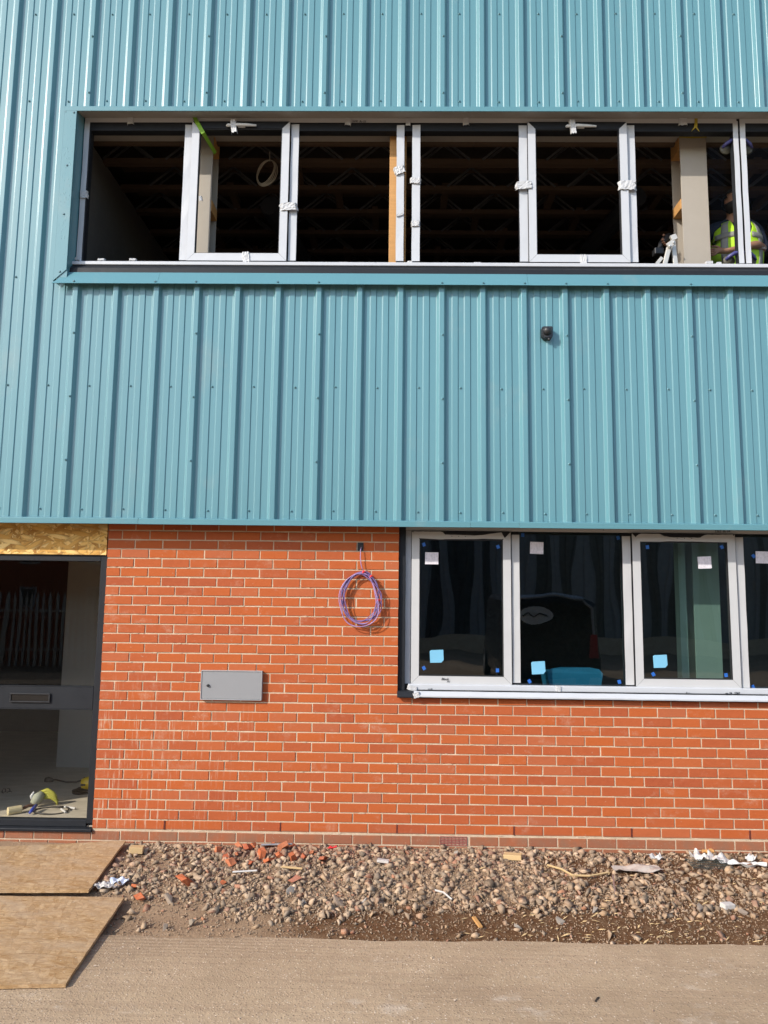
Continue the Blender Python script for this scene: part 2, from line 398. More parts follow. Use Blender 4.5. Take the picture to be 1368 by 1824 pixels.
# =================================================================== THE SETTING
GZ = -0.150                         # yard level
def yard_edge(x): return -1.40 + .028*fnoise(x*1.3, 4.2) + .014*fnoise(x*5, 1.7) + .007*fnoise(x*17, 8) + .012*(x-2.3)/3
mb = MB()                            # ground: one sheet to the horizon
mb.add([(-250, -300, GZ-.05), (250, -300, GZ-.05), (250, 200, GZ-.05), (-250, 200, GZ-.05)], [(0, 1, 2, 3)])
tag(mb.build('ground', 'soil', recalc=False), kind='structure')
mb = MB()                            # concrete yard slab with a ragged edge towards the rubble
xs = np.arange(-9, 14.01, .02); ed = [(float(x), yard_edge(float(x))) for x in xs]
n = len(ed)
vs = []
for x, y in ed:
    vs += [(x, y+.012, GZ-.05), (x, y, GZ-.006), (x, y-.012, GZ), (x, y-.5, GZ), (x, -60, GZ)]
fs = []
for i in range(n-1):
    for j in range(4): a = i*5+j; fs.append((a, a+1, a+6, a+5))
mb.add(vs, fs)
mb.add([(-120, -60, GZ), (-120, -1.4, GZ), (-9, -1.4, GZ), (-9, -60, GZ)], [(0, 1, 2, 3)])
mb.add([(14, -60, GZ), (14, -1.4, GZ), (120, -1.4, GZ), (120, -60, GZ)], [(0, 1, 2, 3)])
yard = mb.build('yard', 'yard'); tag(yard, kind='structure')
for p in yard.data.polygons: pass
def bank(x, y):
    """height of the dirt bank between wall and yard"""
    t = min(1, max(0, -y/1.38))
    h = -.105 - .060*t**1.6 + .018*fnoise(x*1.1, y*2.2, 3) + .009*fnoise(x*4, y*5, 1) + .004*fnoise(x*13, y*14)
    h += .02*math.exp(-((x-2.3)/1.5)**2)*math.exp(-((y+.5)/.4)**2)
    return h
mb = MB()
gx = np.arange(-4, 9.01, .05); gy = np.arange(0.03, -1.56, -.035)
nx, ny = len(gx), len(gy)
mb.add([(float(x), float(y), bank(float(x), float(y)) + (.006*fnoise(x*40, y*40)) - max(0, (-1.36-y))*.35) for x in gx for y in gy],
       [(i*ny+j, (i+1)*ny+j, (i+1)*ny+j+1, i*ny+j+1) for i in range(nx-1) for j in range(ny-1)])
dirt = mb.build('dirt_bank', 'soil', smooth=True, recalc=False)
tag(dirt, kind='structure')

# =================================================================== THE BUILDING
B = empty('industrial_unit', (2.3, 0, -.15))
tag(B, 'industrial unit with teal ribbed steel cladding above an orange brick ground floor', 'building')
B.location = (0, 0, 0)
XL, XR, YB = -7.0, 11.0, 9.0       # extent of the building that is built
DX0 = -1.42                          # door opening left edge
WX0, WZ0, WZ1 = 2.3575, 1.05, 2.44   # ground window opening
CB = 2.385                           # underside of the cladding
U0, U1 = 4.44, 5.87                  # upper window opening
UX0 = -0.385

# ---- brick wall: mortar body with recessed face, bricks proud of it
mb = MB()
mb.prism([(0.002, -.30), (XR, -.30), (XR, 1.052), (WX0-.002, 1.052), (WX0-.002, 2.44), (0.002, 2.44)], .0038, .14)
mb.prism([(DX0, -.30), (0.002, -.30), (0.002, -.022), (DX0, -.022)], .0038, .14)
mb.prism([(XL, -.30), (DX0, -.30), (DX0, 2.44), (XL, 2.44)], .0038, .14)
wall = mb.build('brick_wall', 'mortar', B)
CP, BL, BH, JT = .075, .215, .065, .010
bricks = []                          # (x0, x1, z0, z1, course)
for c in range(-4, 32):
    z0 = c*CP + (.005 if c >= 0 else -.004)
    z1 = z0+BH
    even = (c % 2 == 0)
    def row(xa, xb):
        x = .1125 - .225*60 + .005 if even else .0 - .225*60 + .0
        while x < xb:
            a, b_ = max(x, xa), min(x+BL, xb)
            if b_-a > .02: bricks.append((a, b_, z0, z1, c))
            x += .225
    if c < 14 and c >= 0: row(0, XR if XR < 6.2 else 6.2)
    elif c >= 14: row(0, WX0)
    else: row(-2.2, 6.2)
    if c >= 0: row(-2.2, DX0)
AIRB = at(783, 1494, Y=0).x, at(832, 1494, Y=0).x
HOLE = at(637, 972, Y=0).x, at(647.5, 972, Y=0).x
CRACK = at(667, 972, Y=0).x
out = []
for (a, b_, z0, z1, c) in bricks:
    mid = (a+b_)/2
    if c == -1 and AIRB[0]-.02 < mid < AIRB[1]+.02: continue
    if c == 29 and a < HOLE[1] and b_ > HOLE[1]+.03:
        out += [(a, HOLE[0]-.001, z0, z1, c)] if HOLE[0]-a > .02 else []
        out += [(HOLE[1], CRACK-.002, z0-.003, z1+.002, c), (CRACK+.003, b_, z0, z1, c)]
        continue
    out.append((a, b_, z0, z1, c))
bricks = out
def brick_geo(w, h, dpt=.05, ch=.0020, seed=0):
    rr = random.Random(seed)
    j = lambda s: (rr.random()-.5)*2*s
    x, z = w/2, h/2
    fr = [(-x+ch+j(.0012), j(.0008), -z+ch+j(.0012)), (x-ch+j(.0012), j(.0008), -z+ch+j(.0012)), (x-ch+j(.0012), j(.0008), z-ch+j(.0012)), (-x+ch+j(.0012), j(.0008), z-ch+j(.0012))]
    md = [(-x+j(.001), ch, -z+j(.001)), (x+j(.001), ch, -z+j(.001)), (x+j(.001), ch, z+j(.001)), (-x+j(.001), ch, z+j(.001))]
    bk = [(p[0], dpt, p[2]) for p in md]
    v = fr+md+bk
    f = [(0, 1, 2, 3)]+[(i+4, (i+1) % 4+4, (i+1) % 4, i) for i in range(4)]+[(i+8, (i+1) % 4+8, (i+1) % 4+4, i+4) for i in range(4)]
    return v, f
def bcen(q): return Vector(((q[0]+q[1])/2, 0, (q[2]+q[3])/2))
def seen(q):
    d = bcen(q)-CAM; D = d.dot(fw); px = 684+FPX*d.dot(RT)/D; py = 912-FPX*d.dot(UP)/D
    return -20 < px < 1388 and py < 1515
bricks.sort(key=lambda q: (not seen(q), (bcen(q)-CAM).length))
near, rest = bricks[:296], bricks[296:]
meshes = {}
def brick_mesh(w, h, var):
    key = (round(w, 3), round(h, 3), var)
    if key not in meshes:
        v, f = brick_geo(w, h, seed=hash(key) % 9999)
        me = bpy.data.meshes.new('brick'); me.from_pydata(v, [], f); me.materials.append(M['brick']); meshes[key] = me
    return meshes[key]
def tint(): return min(1, max(.02, random.betavariate(2.4, 2.0)))
for i, q in enumerate(near):
    o = link('brick', brick_mesh(q[1]-q[0], q[3]-q[2], random.randrange(7)), wall)
    cc = bcen(q); o.location = (cc.x+random.uniform(-.0012, .0012), random.uniform(-.0022, .0012), cc.z+random.uniform(-.001, .001))
    o.rotation_euler = (random.uniform(-.01, .01), random.uniform(-.006, .006), random.uniform(-.006, .006))
    o['tint'] = tint()
vv, ff, tt = [], [], []
for q in rest:
    v, f = brick_geo(q[1]-q[0], q[3]-q[2], seed=random.randrange(99999)); cc = bcen(q); o = len(vv)
    dy, tl = random.uniform(-.0022, .0012), random.uniform(-.006, .006)
    vv += [(p[0]+cc.x, p[1]+dy, p[2]+cc.z+p[0]*tl) for p in v]; ff += [tuple(a+o for a in x) for x in f]; tt += [tint()]*len(v)
me = bpy.data.meshes.new('brick_courses'); me.from_pydata(vv, [], ff); me.materials.append(M['brick'])
a = me.attributes.new('tint', 'FLOAT', 'POINT'); a.data.foreach_set('value', tt)
tag(link('brick_courses', me, wall), kind='stuff')

# bed of mortar squeezed proud here and there (irregular raised joint lumps)
mb = MB()
for i in range(420):
    c = random.randrange(0, 32); x = random.uniform(0, 5.6); z = c*CP
    if z > 1.05 and x > WX0-.05: continue
    w, h = random.uniform(.008, .03), random.uniform(.0035, .0065)
    y0 = random.uniform(-.001, .003)
    mb.prism([(x-w, z-h*.6), (x-w*.3, z-h), (x+w*.8, z-h*.7), (x+w, z+h*.3), (x+w*.2, z+h), (x-w*.7, z+h*.7)], y0, .012)
tag(mb.build('mortar_snots', 'mortar', wall), kind='stuff')
# weep vents in the first course, every fourth perpend
M['weep'] = plain('dark_red_vent_plastic', (.14, .03, .022), .6)
for k in range(2, 24, 4):
    x = .1125+.225*k
    mb = MB()
    mb.box(x-.0048, x-.0030, -.003, .02, .004, .071); mb.box(x+.0030, x+.0048, -.003, .02, .004, .071)
    for j in range(8): mb.box(x-.003, x+.003, -.002, .02, .006+j*.0083, .0098+j*.0083)
    mb.build('weep_vent', 'weep', wall)
for x in (-.69,):
    mb = MB()
    for j in range(8): mb.box(x-.004, x+.004, -.003, .02, -.072+j*.0078, -.068+j*.0078)
    mb.build('weep_vent', 'weep', wall)
M['terracotta'] = plain('terracotta_plastic', (.27, .07, .055), .55)
x0, x1 = AIRB[0]+.002, AIRB[1]-.002; z0, z1 = -.079, -.012
mb = MB(); mb.box(x0, x1, .012, .05, z0, z1)
air = mb.build('air_brick', 'weep', wall)
mb = MB()
mb.box(x0, x1, -.004, .0125, z1-.004, z1); mb.box(x0, x1, -.004, .0125, z0, z0+.004)
mb.box(x0, x0+.004, -.004, .0125, z0+.004, z1-.004); mb.box(x1-.004, x1, -.004, .0125, z0+.004, z1-.004)
for j in range(1, 5): z = z0+.004+j*(z1-z0-.008)/5; mb.box(x0+.004, x1-.004, -.003, .0125, z-.0022, z+.0022)
for j in range(1, 7): x = x0+.004+j*(x1-x0-.008)/7; mb.box(x-.0016, x+.0016, -.0015, .0124, z0+.004, z1-.004)
mb.build('louvre_grille', 'terracotta', air)
mb = MB(); mb.box(HOLE[0], HOLE[1], .0005, .0025, 2.178, 2.246); mb.build('cable_hole', 'rubber', wall)

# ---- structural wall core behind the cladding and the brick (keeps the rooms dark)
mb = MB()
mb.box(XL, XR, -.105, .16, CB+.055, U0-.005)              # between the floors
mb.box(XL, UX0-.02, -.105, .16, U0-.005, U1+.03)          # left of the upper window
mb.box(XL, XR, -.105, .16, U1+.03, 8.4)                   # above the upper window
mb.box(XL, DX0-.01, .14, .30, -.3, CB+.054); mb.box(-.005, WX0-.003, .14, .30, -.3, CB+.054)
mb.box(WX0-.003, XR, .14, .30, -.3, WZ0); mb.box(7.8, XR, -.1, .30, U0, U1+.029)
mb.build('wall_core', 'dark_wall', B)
mb = MB(); mb.box(XL, XR, .16, YB, -.3, .012); mb.box(DX0, -.002, .05, .161, -.3, .010); mb.build('floor_slab', 'floor', B)
mb = MB(); mb.box(XL, XR, .165, YB, 3.05, 3.78); mb.build('upper_floor_slab', 'deck', B)
mb = MB(); mb.box(XL, XR, .30, YB, 3.02, 3.049); mb.build('ground_ceiling', 'board', B)
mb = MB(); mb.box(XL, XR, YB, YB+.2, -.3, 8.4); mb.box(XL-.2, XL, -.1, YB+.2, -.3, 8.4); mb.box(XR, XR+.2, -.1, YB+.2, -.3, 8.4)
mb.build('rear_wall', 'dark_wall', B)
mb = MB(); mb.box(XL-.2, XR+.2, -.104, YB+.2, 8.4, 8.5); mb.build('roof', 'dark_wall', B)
mb = MB(); mb.box(XL, XR, .17, YB, 6.22, 6.26); mb.build('ceiling_deck', 'deck', B)

# ---- profiled cladding sheets
PI_ = 1/3.0; XK0 = -0.627; YPAN, RIBH, MIN = -.147, .033, .0066
def sheet_profile(k0, k1):
    """points (x, y, nx, ny) of the profile from rib k0's right crown edge to rib k1's right crown edge"""
    pts = []
    for k in range(k0, k1):
        x = XK0+k*PI_
        pts += [(x, RIBH), (x+.020, 0), (x+.063, 0), (x+.0665, MIN), (x+.113, MIN), (x+.1165, 0), (x+.163, 0), (x+.1665, MIN), (x+.213, MIN), (x+.2165, 0), (x+.272, 0), (x+.292, RIBH)]
    pts.append((XK0+k1*PI_, RIBH)); pts.append((XK0+k1*PI_+.014, .0105))
    res = []; m = len(pts)
    def nrm(a, b_):
        dx, dh = b_[0]-a[0], b_[1]-a[1]; l = math.hypot(dx, dh); return (-dh/l, dx/l)
    for i, p in enumerate(pts):
        if i == 0 or i == m-1:
            nn = nrm(pts[0], pts[1]) if i == 0 else nrm(pts[-2], pts[-1]); res.append((p, nn)); continue
        na, nb = nrm(pts[i-1], p), nrm(p, pts[i+1])
        la, lb = math.dist(pts[i-1], p), math.dist(p, pts[i+1])
        r = min(.0044, la*.42, lb*.42)
        A = (p[0]+(pts[i-1][0]-p[0])*r/la, p[1]+(pts[i-1][1]-p[1])*r/la); Bp = (p[0]+(pts[i+1][0]-p[0])*r/lb, p[1]+(pts[i+1][1]-p[1])*r/lb)
        for t in (0, .5, 1):
            q = ((1-t)**2*A[0]+2*t*(1-t)*p[0]+t*t*Bp[0], (1-t)**2*A[1]+2*t*(1-t)*p[1]+t*t*Bp[1])
            nn = (na[0]*(1-t)+nb[0]*t, na[1]*(1-t)+nb[1]*t); l = math.hypot(*nn); res.append((q, (nn[0]/l, nn[1]/l)))
    return [(q[0], YPAN-q[1], nn[0], -nn[1]) for q, nn in res]
def sheet(k0, k1, zs, cut=None, dy=0.0):
    pr = sheet_profile(k0, k1); v, nr, f = [], [], []
    nz = len(zs); wob = random.uniform(0, 50)
    for (x, y, a, b_) in pr:
        for z in zs:
            v.append((x, y+dy+.0012*fnoise(x*1.5+wob, z*.9), z)); nr.append((a, b_, 0))
    for i in range(len(pr)-1):
        for j in range(nz-1):
            if cut and pr[i+1][0] > cut[0] and zs[j] >= cut[1]-.001 and zs[j+1] <= cut[2]+.001: continue
            f.append((i*nz+j, (i+1)*nz+j, (i+1)*nz+j+1, i*nz+j+1))
    me = bpy.data.meshes.new('cladding_sheet'); me.from_pydata(v, [], f); me.materials.append(M['teal'])
    me.polygons.foreach_set('use_smooth', [True]*len(f)); me.normals_split_custom_set_from_vertices(nr)
    return link('cladding_sheet', me, B)
def zlist(a, b_): n = max(2, int((b_-a)/.25)+1); return [a+(b_-a)*i/(n-1) for i in range(n)]
def add_screws(sh, k0, k1, rows, stitch, xmin=None, xmax=None):
    mb = MB()
    def sc(x, y, z):
        mb.lathe([(.0105, .0015), (.0105, -.0015), (.0075, -.004)], (x, y, z), 'Y', 10, 1)
        mb.lathe([(.0062, -.0035), (.0062, -.0085), (.004, -.010)], (x, y, z), 'Y', 8, 0)
    for k in range(k0, k1):
        x = XK0+k*PI_+.129
        for z in rows:
            if xmin is not None and x < xmin: continue
            if xmax is not None and x > xmax: continue
            sc(x+random.uniform(-.006, .006), YPAN, z+random.uniform(-.004, .004))
    for z in stitch: sc(XK0+k1*PI_-.012, YPAN-RIBH-.001, z)
    if mb.v: tag(mb.build('screws', ['screw', 'screw_washer'], sh), kind='stuff')
ZB = CB+.022
left = (-5, -2), (-2, 1)
for k0, k1 in left:
    zs = sorted(set(zlist(ZB, U0-.09)+[U0-.09]+zlist(U0-.09, U1+.02)+zlist(U1+.02, 8.2)))
    sh = sheet(k0, k1, zs, cut=(-.46, U0-.091, U1+.021) if k1 == 1 else None, dy=0)
    add_screws(sh, k0, k1, [6.784, 5.975, 4.41, 3.486, 2.479], [6.55, 6.03, 3.92, 3.39, 2.87])
for k0 in range(1, 19, 3):
    sh = sheet(k0, k0+3, zlist(ZB, U0-.085), dy=-.0012*(k0 % 2))
    add_screws(sh, k0, k0+3, [3.486, 2.479], [3.92, 3.39, 2.87])
    sh = sheet(k0, k0+3, zlist(U1+.022, 8.2), dy=-.0012*(k0 % 2))
    add_screws(sh, k0, k0+3, [6.784, 5.975], [6.55, 6.03])

# ---- flashings
def strip(poly, x0, x1, name='flashing', m='teal_flash'):
    mb = MB(); mb.extr_x(poly, x0, x1); return mb.build(name, m, B, bevel=.0012)
YF = -.200
def drip(x0, x1, dz=0.0): # bottom drip trim: back, sloped shelf, front lip, return
    return strip([(-.147, CB+.030+dz), (-.150, CB+.030+dz), (YF+.004, CB+.021+dz), (YF, CB+.017+dz), (YF, CB-.027+dz), (YF+.012, CB-.024+dz), (YF+.012, CB-.020+dz), (YF+.004, CB-.022+dz), (YF+.004, CB+.012+dz), (-.147, CB+.024+dz)], x0, x1, 'drip_flashing')
jx = [XL, at(246, 926, Y=YF).x, at(838, 934, Y=YF).x, at(925, 936, Y=YF).x, XR]
for i in range(4): drip(jx[i]+.0007, jx[i+1]-.0007, dz=-.001*(i % 2))
mb = MB(); mb.box(XL, XR, YF+.012, -.105, CB-.021, CB-.019); mb.build('soffit_flashing', 'anthracite', B)
mb = MB(); mb.box(XL, XR, -.104, .16, CB+.045, CB+.054); mb.build('closure_board', 'dark_wall', B)
# head of the upper window
strip([(-.150, U1+.030), (YF+.003, U1+.024), (YF, U1+.021), (YF, U1-.020), (YF+.010, U1-.018), (YF+.010, U1-.014), (YF+.004, U1-.015), (YF+.004, U1+.018), (-.150, U1+.026)], at(116, 186, Y=YF).x, XR, 'head_flashing')
hx = [UX0-.02, at(346, 203, Y=-.12).x, at(1250, 205, Y=-.12).x, XR]
for i in range(3):
    mb = MB(); mb.prism([(0, 0)]*3, 0, 1) if False else None
    mb.add([(hx[i]+.001, YF+.010, U1-.016), (hx[i+1]-.001, YF+.010, U1-.016), (hx[i+1]-.001, -.045, U1+.022), (hx[i]+.001, -.045, U1+.022),
            (hx[i]+.001, YF+.010, U1-.013), (hx[i+1]-.001, YF+.010, U1-.013), (hx[i+1]-.001, -.045, U1+.025), (hx[i]+.001, -.045, U1+.025)],
           [(0, 1, 2, 3), (7, 6, 5, 4), (0, 4, 5, 1), (1, 5, 6, 2), (2, 6, 7, 3), (3, 7, 4, 0)])
    mb.build('head_soffit', 'soffit', B)
# jamb flashing on the left
JX0 = (at(110, 200, Y=YF).x+at(101, 470, Y=YF).x)/2; JX1 = (at(133, 200, Y=YF).x+at(122, 470, Y=YF).x)/2
mb = MB()
mb.prism([(JX0, U0-.085), (JX1, U0+.010), (JX1, U1-.018), (JX0, U1-.018)], YF+.001, YF+.004)
mb.box(JX1-.002, JX1+.001, YF+.0042, -.04, U0+.005, U1+.02)
mb.box(JX0-.001, JX0+.001, YF+.0005, -.150, U0-.084, U1-.018); mb.box(JX0+.03, JX1+.004, -.192, -.165, U0-.07, U0+.006)
jf = mb.build('jamb_flashing', 'teal_flash', B)
mb = MB()
for z in (U1-.035, 5.36, 4.93, U0-.01):
    mb.lathe([(.0095, .001), (.0095, -.0015), (.006, -.006)], ((JX0+JX1)/2+(.0 if z < 5.8 else .03), YF+.001, z), 'Y', 10)
for x in (JX0+.012,): mb.lathe([(.005, .001), (.004, -.003)], (x, YF+.001, U1-.03), 'Y', 8)
tag(mb.build('screws', 'screw', jf), kind='stuff')
mb = MB()     # blistered film still on the jamb
for i in range(70):
    x = random.uniform(JX0+.012, JX1-.01); z = random.uniform(U0+.1, U1-.06); r = random.uniform(.0025, .0055)
    mb.lathe([(r, .0006), (r*.8, -.0006), (r*.3, -.0012)], (x, YF+.001, z), 'Y', 7)
tag(mb.build('film_blisters', 'teal_flash', jf, smooth=True), kind='stuff')
# sill flashing, sloping out over the rib tops, in lengths
fx = [JX0, at(282, 495, Y=-.2).x, at(940, 497, Y=-.2).x, XR]
for i in range(3):
    a_, b_ = fx[i]+.0008, fx[i+1]-.0008
    lx = JX1 if i == 0 else a_
    z = .0008*(i % 2)
    mb = MB()
    mb.add([(lx, -.160, U0+.004+z), (b_, -.160, U0+.004+z), (b_, -.226, U0-.118+z), (a_ if i else JX0+.003, -.226, U0-.118+z),
            (lx, -.157, U0+.001+z), (b_, -.157, U0+.001+z), (b_, -.219, U0-.119+z), (a_ if i else JX0+.003, -.219, U0-.119+z)],
           [(3, 2, 1, 0), (4, 5, 6, 7), (0, 1, 5, 4), (1, 2, 6, 5), (2, 3, 7, 6), (3, 0, 4, 7)])
    mb.box(lx, b_, -.159, -.05, U0-.001+z, U0+.0025+z)
    sf = mb.build('sill_flashing', 'teal_flash', B)
    mb = MB()
    for k in range(1, 19):
        if k % 3 == 1 or k in (3, 6, 11, 12, 14):
            x = XK0+k*PI_-.02
            if lx < x < b_: mb.lathe([(.0095, .001), (.0095, -.0025), (.006, -.008)], (x, -.217, U0-.100+z), 'Y', 10)
    if mb.v: tag(mb.build('screws', 'screw', sf), kind='stuff')

# =================================================================== UPPER WINDOW (frames only, not yet glazed)
YU = -.05
zh1, zh0 = 5.888, 5.776        # head member
zs1, zs0 = 4.600, 4.536        # sill top
mb = MB()
mb.box(UX0+.004, 7.7, YU+.004, YU+.075, zh0, zh1)                # head
mb.box(UX0+.004, 7.7, YU+.004, YU+.075, 4.50, zs1-.012)          # bottom rail
mb.box(UX0+.004, UX0+.054, YU+.004, YU+.075, zs1-.012, zh0)      # left stile
uw = mb.build('upper_window', 'anthracite', B, bevel=.002)
mb = MB(); mb.extr_x([(-.145, U0+.004), (-.06, U0+.004), (-.06, zs0), (-.098, zs0), (-.098, zs0-.004), (-.142, zs0-.045)][::-1], UX0-.01, 7.7)
mb.build('sill', 'anthracite', uw)
mb = MB(); mb.extr_x([(-.106, zs0+.002), (-.106, zs0+.030), (-.060, zs1-.010), (-.045, zs1-.010), (-.045, zs0+.002)], UX0-.012, 7.7)
mb.build('sill_film', 'film', uw, bevel=.003)
mb = MB(); mb.box(UX0, 5.196, YU-.001, YU+.003, 5.851, zh1+.003); mb.box(5.222, 7.7, YU-.001, YU+.003, 5.851, zh1+.003)
mb.build('head_film', 'film_b', uw, bevel=.001)
def film_strip(name, x0, x1, z0, z1, y, parent, m='film', lean=0.0):
    n = 9; v = []
    for i in range(n):
        t = i/(n-1); z = z0+(z1-z0)*t; w = .0012*math.sin(i*2.1+x0*9)
        dx = lean*t
        v += [(x0+w+dx, y+.0015*math.sin(i*1.7+x1*5), z), (x1+w*.6+dx, y+.0013*math.sin(i*2.3+x0*7), z), (x1+w*.6+dx, y+.004, z), (x0+w+dx, y+.004, z)]
    f = [(0, 1, 2, 3), tuple(4*(n-1)+q for q in (3, 2, 1, 0))]
    for i in range(n-1):
        for j in range(4): f.append((4*i+j, 4*i+4+j, 4*i+4+(j+1) % 4, 4*i+(j+1) % 4))
    mb = MB(); mb.add(v, f); return mb.build(name, m, parent)
film_strip('stile_film', UX0+.001, UX0+.045, zs1-.008, zh1-.003, YU-.002, uw)
def mullion(x0, x1, ztop, zbot, parent, y=YU, name='mullion', zr=(zs1-.012, zh0), film='film', dep=.075):
    mb = MB(); mb.box(x0+.003, x1-.003, y+.004, y+dep, zr[0]+.0005, zr[1]-.0005); mb.build(name, 'anthracite', parent, bevel=.002)
    film_strip(name+'_film', x0, x1, zbot, ztop, y-.001, parent, film)
for x0, x1 in ((.487, .552), (1.403, 1.469), (2.307, 2.372), (2.440, 2.508), (3.347, 3.416), (4.262, 4.329)):
    mullion(x0, x1, 5.830+random.uniform(-.006, .004), 4.606, uw)
for x0, x1 in ((5.164, 5.205), (5.222, 5.266)): mullion(x0, x1, 5.868, 4.600, uw, zr=(zs1-.012, zh0))
mullion(6.2, 6.262, 5.83, 4.606, uw)
def sash(x0, x1, z0, z1, t, y, parent, top_film, film='film', zoff=0.0, name='sash'):
    """casement: dark frame of four mitred rails, film on its faces"""
    d = .045; mb = MB()
    O = [(x0, z0), (x1, z0), (x1, z1), (x0, z1)]; I = [(x0+t, z0+t), (x1-t, z0+t), (x1-t, z1-t), (x0+t, z1-t)]
    v = [(a, y, b_) for a, b_ in O]+[(a, y, b_) for a, b_ in I]+[(a, y+d, b_) for a, b_ in O]+[(a, y+d, b_) for a, b_ in I]
    f = []
    for i in range(4):
        j = (i+1) % 4
        f += [(i, j, j+4, i+4), (i+8, i+12, j+12, j+8), (i, i+8, j+8, j), (i+4, j+4, j+12, i+12)]
    mb.add(v, f); s_ = mb.build(name, 'anthracite', parent, bevel=.0018)
    gk = MB(); g = .006
    for (a, b_, c_, e_) in ((x0+t, x1-t, z0+t, z0+t+g), (x0+t, x1-t, z1-t-g, z1-t), (x0+t, x0+t+g, z0+t+g, z1-t-g), (x1-t-g, x1-t, z0+t+g, z1-t-g)):
        gk.box(a, b_, y+.006, y+.03, c_, e_)
    gk.build('gasket', 'rubber', parent)
    yf = y-.0025; e = .0015
    def quad(p, nm, mm):
        mb = MB(); mb.prism(p, yf, yf+.002); mb.build(nm, mm, parent)
    quad([(x0+e, z0+e), (x0+t-e, z0+t), (x0+t-e, z1-t), (x0+e, z1-e)], 'sash_film', film)
    quad([(x1-t+e, z0+t), (x1-e, z0+e), (x1-e, z1-e), (x1-t+e, z1-t)], 'sash_film', film)
    quad([(x0+e+.001, z0+e-.001), (x1-e-.001, z0+e-.001), (x1-t, z0+t-e), (x0+t, z0+t-e)], 'sash_film', film)
    if top_film: quad([(x0+t, z1-t+e), (x1-t, z1-t+e), (x1-e-.001, z1-e), (x0+e+.001, z1-e)], 'sash_film', film)
    return s_
YS = YU-.022
sash(.553, 1.394, 4.592, 5.846, .067, YS, uw, False)
sash(3.418, 4.258, 4.592, 5.846, .067, YS, uw, False)

def crumple(px, py, w, h, y, parent, name='tape', rot=0.0, seed=0, bulge=.012, m='tape'):
    """crinkled wrap of tape round a profile, centred on a photo pixel (px sizes)"""
    rr = random.Random(seed or int(px*7+py)); c0 = at(px, py, Y=y); s = 1/222.0
    W, H = w*s, h*s; nx_, nz_ = 11, 7; v = []
    for i in range(nx_):
        for j in range(nz_):
            u, t = i/(nx_-1)-.5, j/(nz_-1)-.5
            edge = max(abs(u), abs(t))*2
            xx = u*W*(1+.10*rr.uniform(-1, 1)); zz = t*H*(1+.10*rr.uniform(-1, 1)+(.12*rr.uniform(-1, 1) if abs(u) > .4 else 0))
            yy = -.6*bulge*(.45+.55*rr.random())*(1 if abs(u) < .45 else .6)
            ca, sa = math.cos(rot), math.sin(rot)
            v.append((c0.x+xx*ca-zz*sa, y+yy+(.02 if abs(u) > .49 else 0), c0.z+xx*sa+zz*ca))
    f = [(i*nz_+j, (i+1)*nz_+j, (i+1)*nz_+j+1, i*nz_+j+1) for i in range(nx_-1) for j in range(nz_-1)]
    mb = MB(); mb.add(v, f); o = mb.build(name, m, parent, recalc=False)
    md = o.modifiers.new('thick', 'SOLIDIFY'); md.thickness = .0012; md.offset = 1
    return o
yt = YU-.006
for (px, py, w, h, rot, b_) in ((149, 347, 15, 14, .1, .016), (232, 215, 13, 15, .1, .012), (620, 217, 12, 14, -.1, .014), (727, 218, 9, 14, .0, .012), (830, 217, 12, 14, .1, .014), (1217, 217, 17, 15, .0, .014),
                             (712, 303, 21, 15, .35, .02), (740, 322, 20, 11, -.1, .014), (740, 398, 16, 11, .05, .012), (712, 383, 14, 4, .3, .010)):
    crumple(px, py, w, h, yt, uw, rot=rot, bulge=b_)
for (px, py, w, h, rot, b_) in ((514, 368, 33, 14, .05, .016), (934, 330, 32, 15, .06, .016), (1118, 330, 33, 18, .02, .018), (438, 458, 15, 19, .1, .012), (1040, 463, 13, 19, .05, .012), (357, 354, 6, 9, .2, .016)):
    crumple(px, py, w, h, YS-.005, uw, rot=rot, bulge=b_)
for (px, py, w, h) in ((180, 462.5, 14, 4), (236, 462.5, 14, 4), (730, 467.5, 10, 5), (851, 469.5, 15, 4), (1264, 467.5, 14, 5), (1281, 469, 9, 4), (611, 468.5, 18, 3), (137, 461, 10, 5)):
    crumple(px, py, w, h, -.058, uw, bulge=.01)
M['handle'] = plain('pale_handle', (.55, .55, .54), .35)
for (px, py, ln) in ((430, 223, 57), (1035, 224.5, 57)):
    p = at(px, py, Y=YS-.018); L = ln/222/2
    mb = MB()
    mb.tube([(p.x-L, p.y+.004, p.z-.004), (p.x-L+.012, p.y, p.z-.001), (p.x-L*.2, p.y-.006, p.z+.001), (p.x+L*.4, p.y-.004, p.z), (p.x+L, p.y+.001, p.z-.001)], [.008, .013, .0135, .012, .008], 8)
    mb.box(p.x-.03, p.x+.03, p.y, YS+.001, p.z-.012, p.z+.012)
    mb.build('handle', 'handle', uw, bevel=0, smooth=False)
    crumple(px-14, py+1, 11, 27, YS-.03, uw, rot=.12, bulge=.008)
def writing(txt, px, py, hpx, y, parent, m='black', shear=.25, flip=False, sx=1.0):
    cu = bpy.data.curves.new('marker_writing', 'FONT'); cu.body = txt; cu.size = hpx/222*1.35; cu.shear = shear; cu.extrude = .0002; cu.offset = .0004
    o = bpy.data.objects.new('marker_writing', cu); C.objects.link(o)
    p = at(px, py, Y=y); o.rotation_euler = (R(90), R(random.uniform(-2, 2)) + (math.pi if flip else 0), 0); o.scale.x = sx
    bpy.context.view_layer.update(); dg = bpy.context.evaluated_depsgraph_get()
    me = bpy.data.meshes.new_from_object(o.evaluated_get(dg)); mt = Matrix.LocRotScale(p, o.rotation_euler, o.scale); me.transform(mt)
    me.materials.clear(); me.materials.append(M[m]); bpy.data.objects.remove(o)
    return link('marker_writing', me, parent)
writing('5690  Bu 03', 627, 217.5, 4.2, YU-.0022, uw, sx=.95)

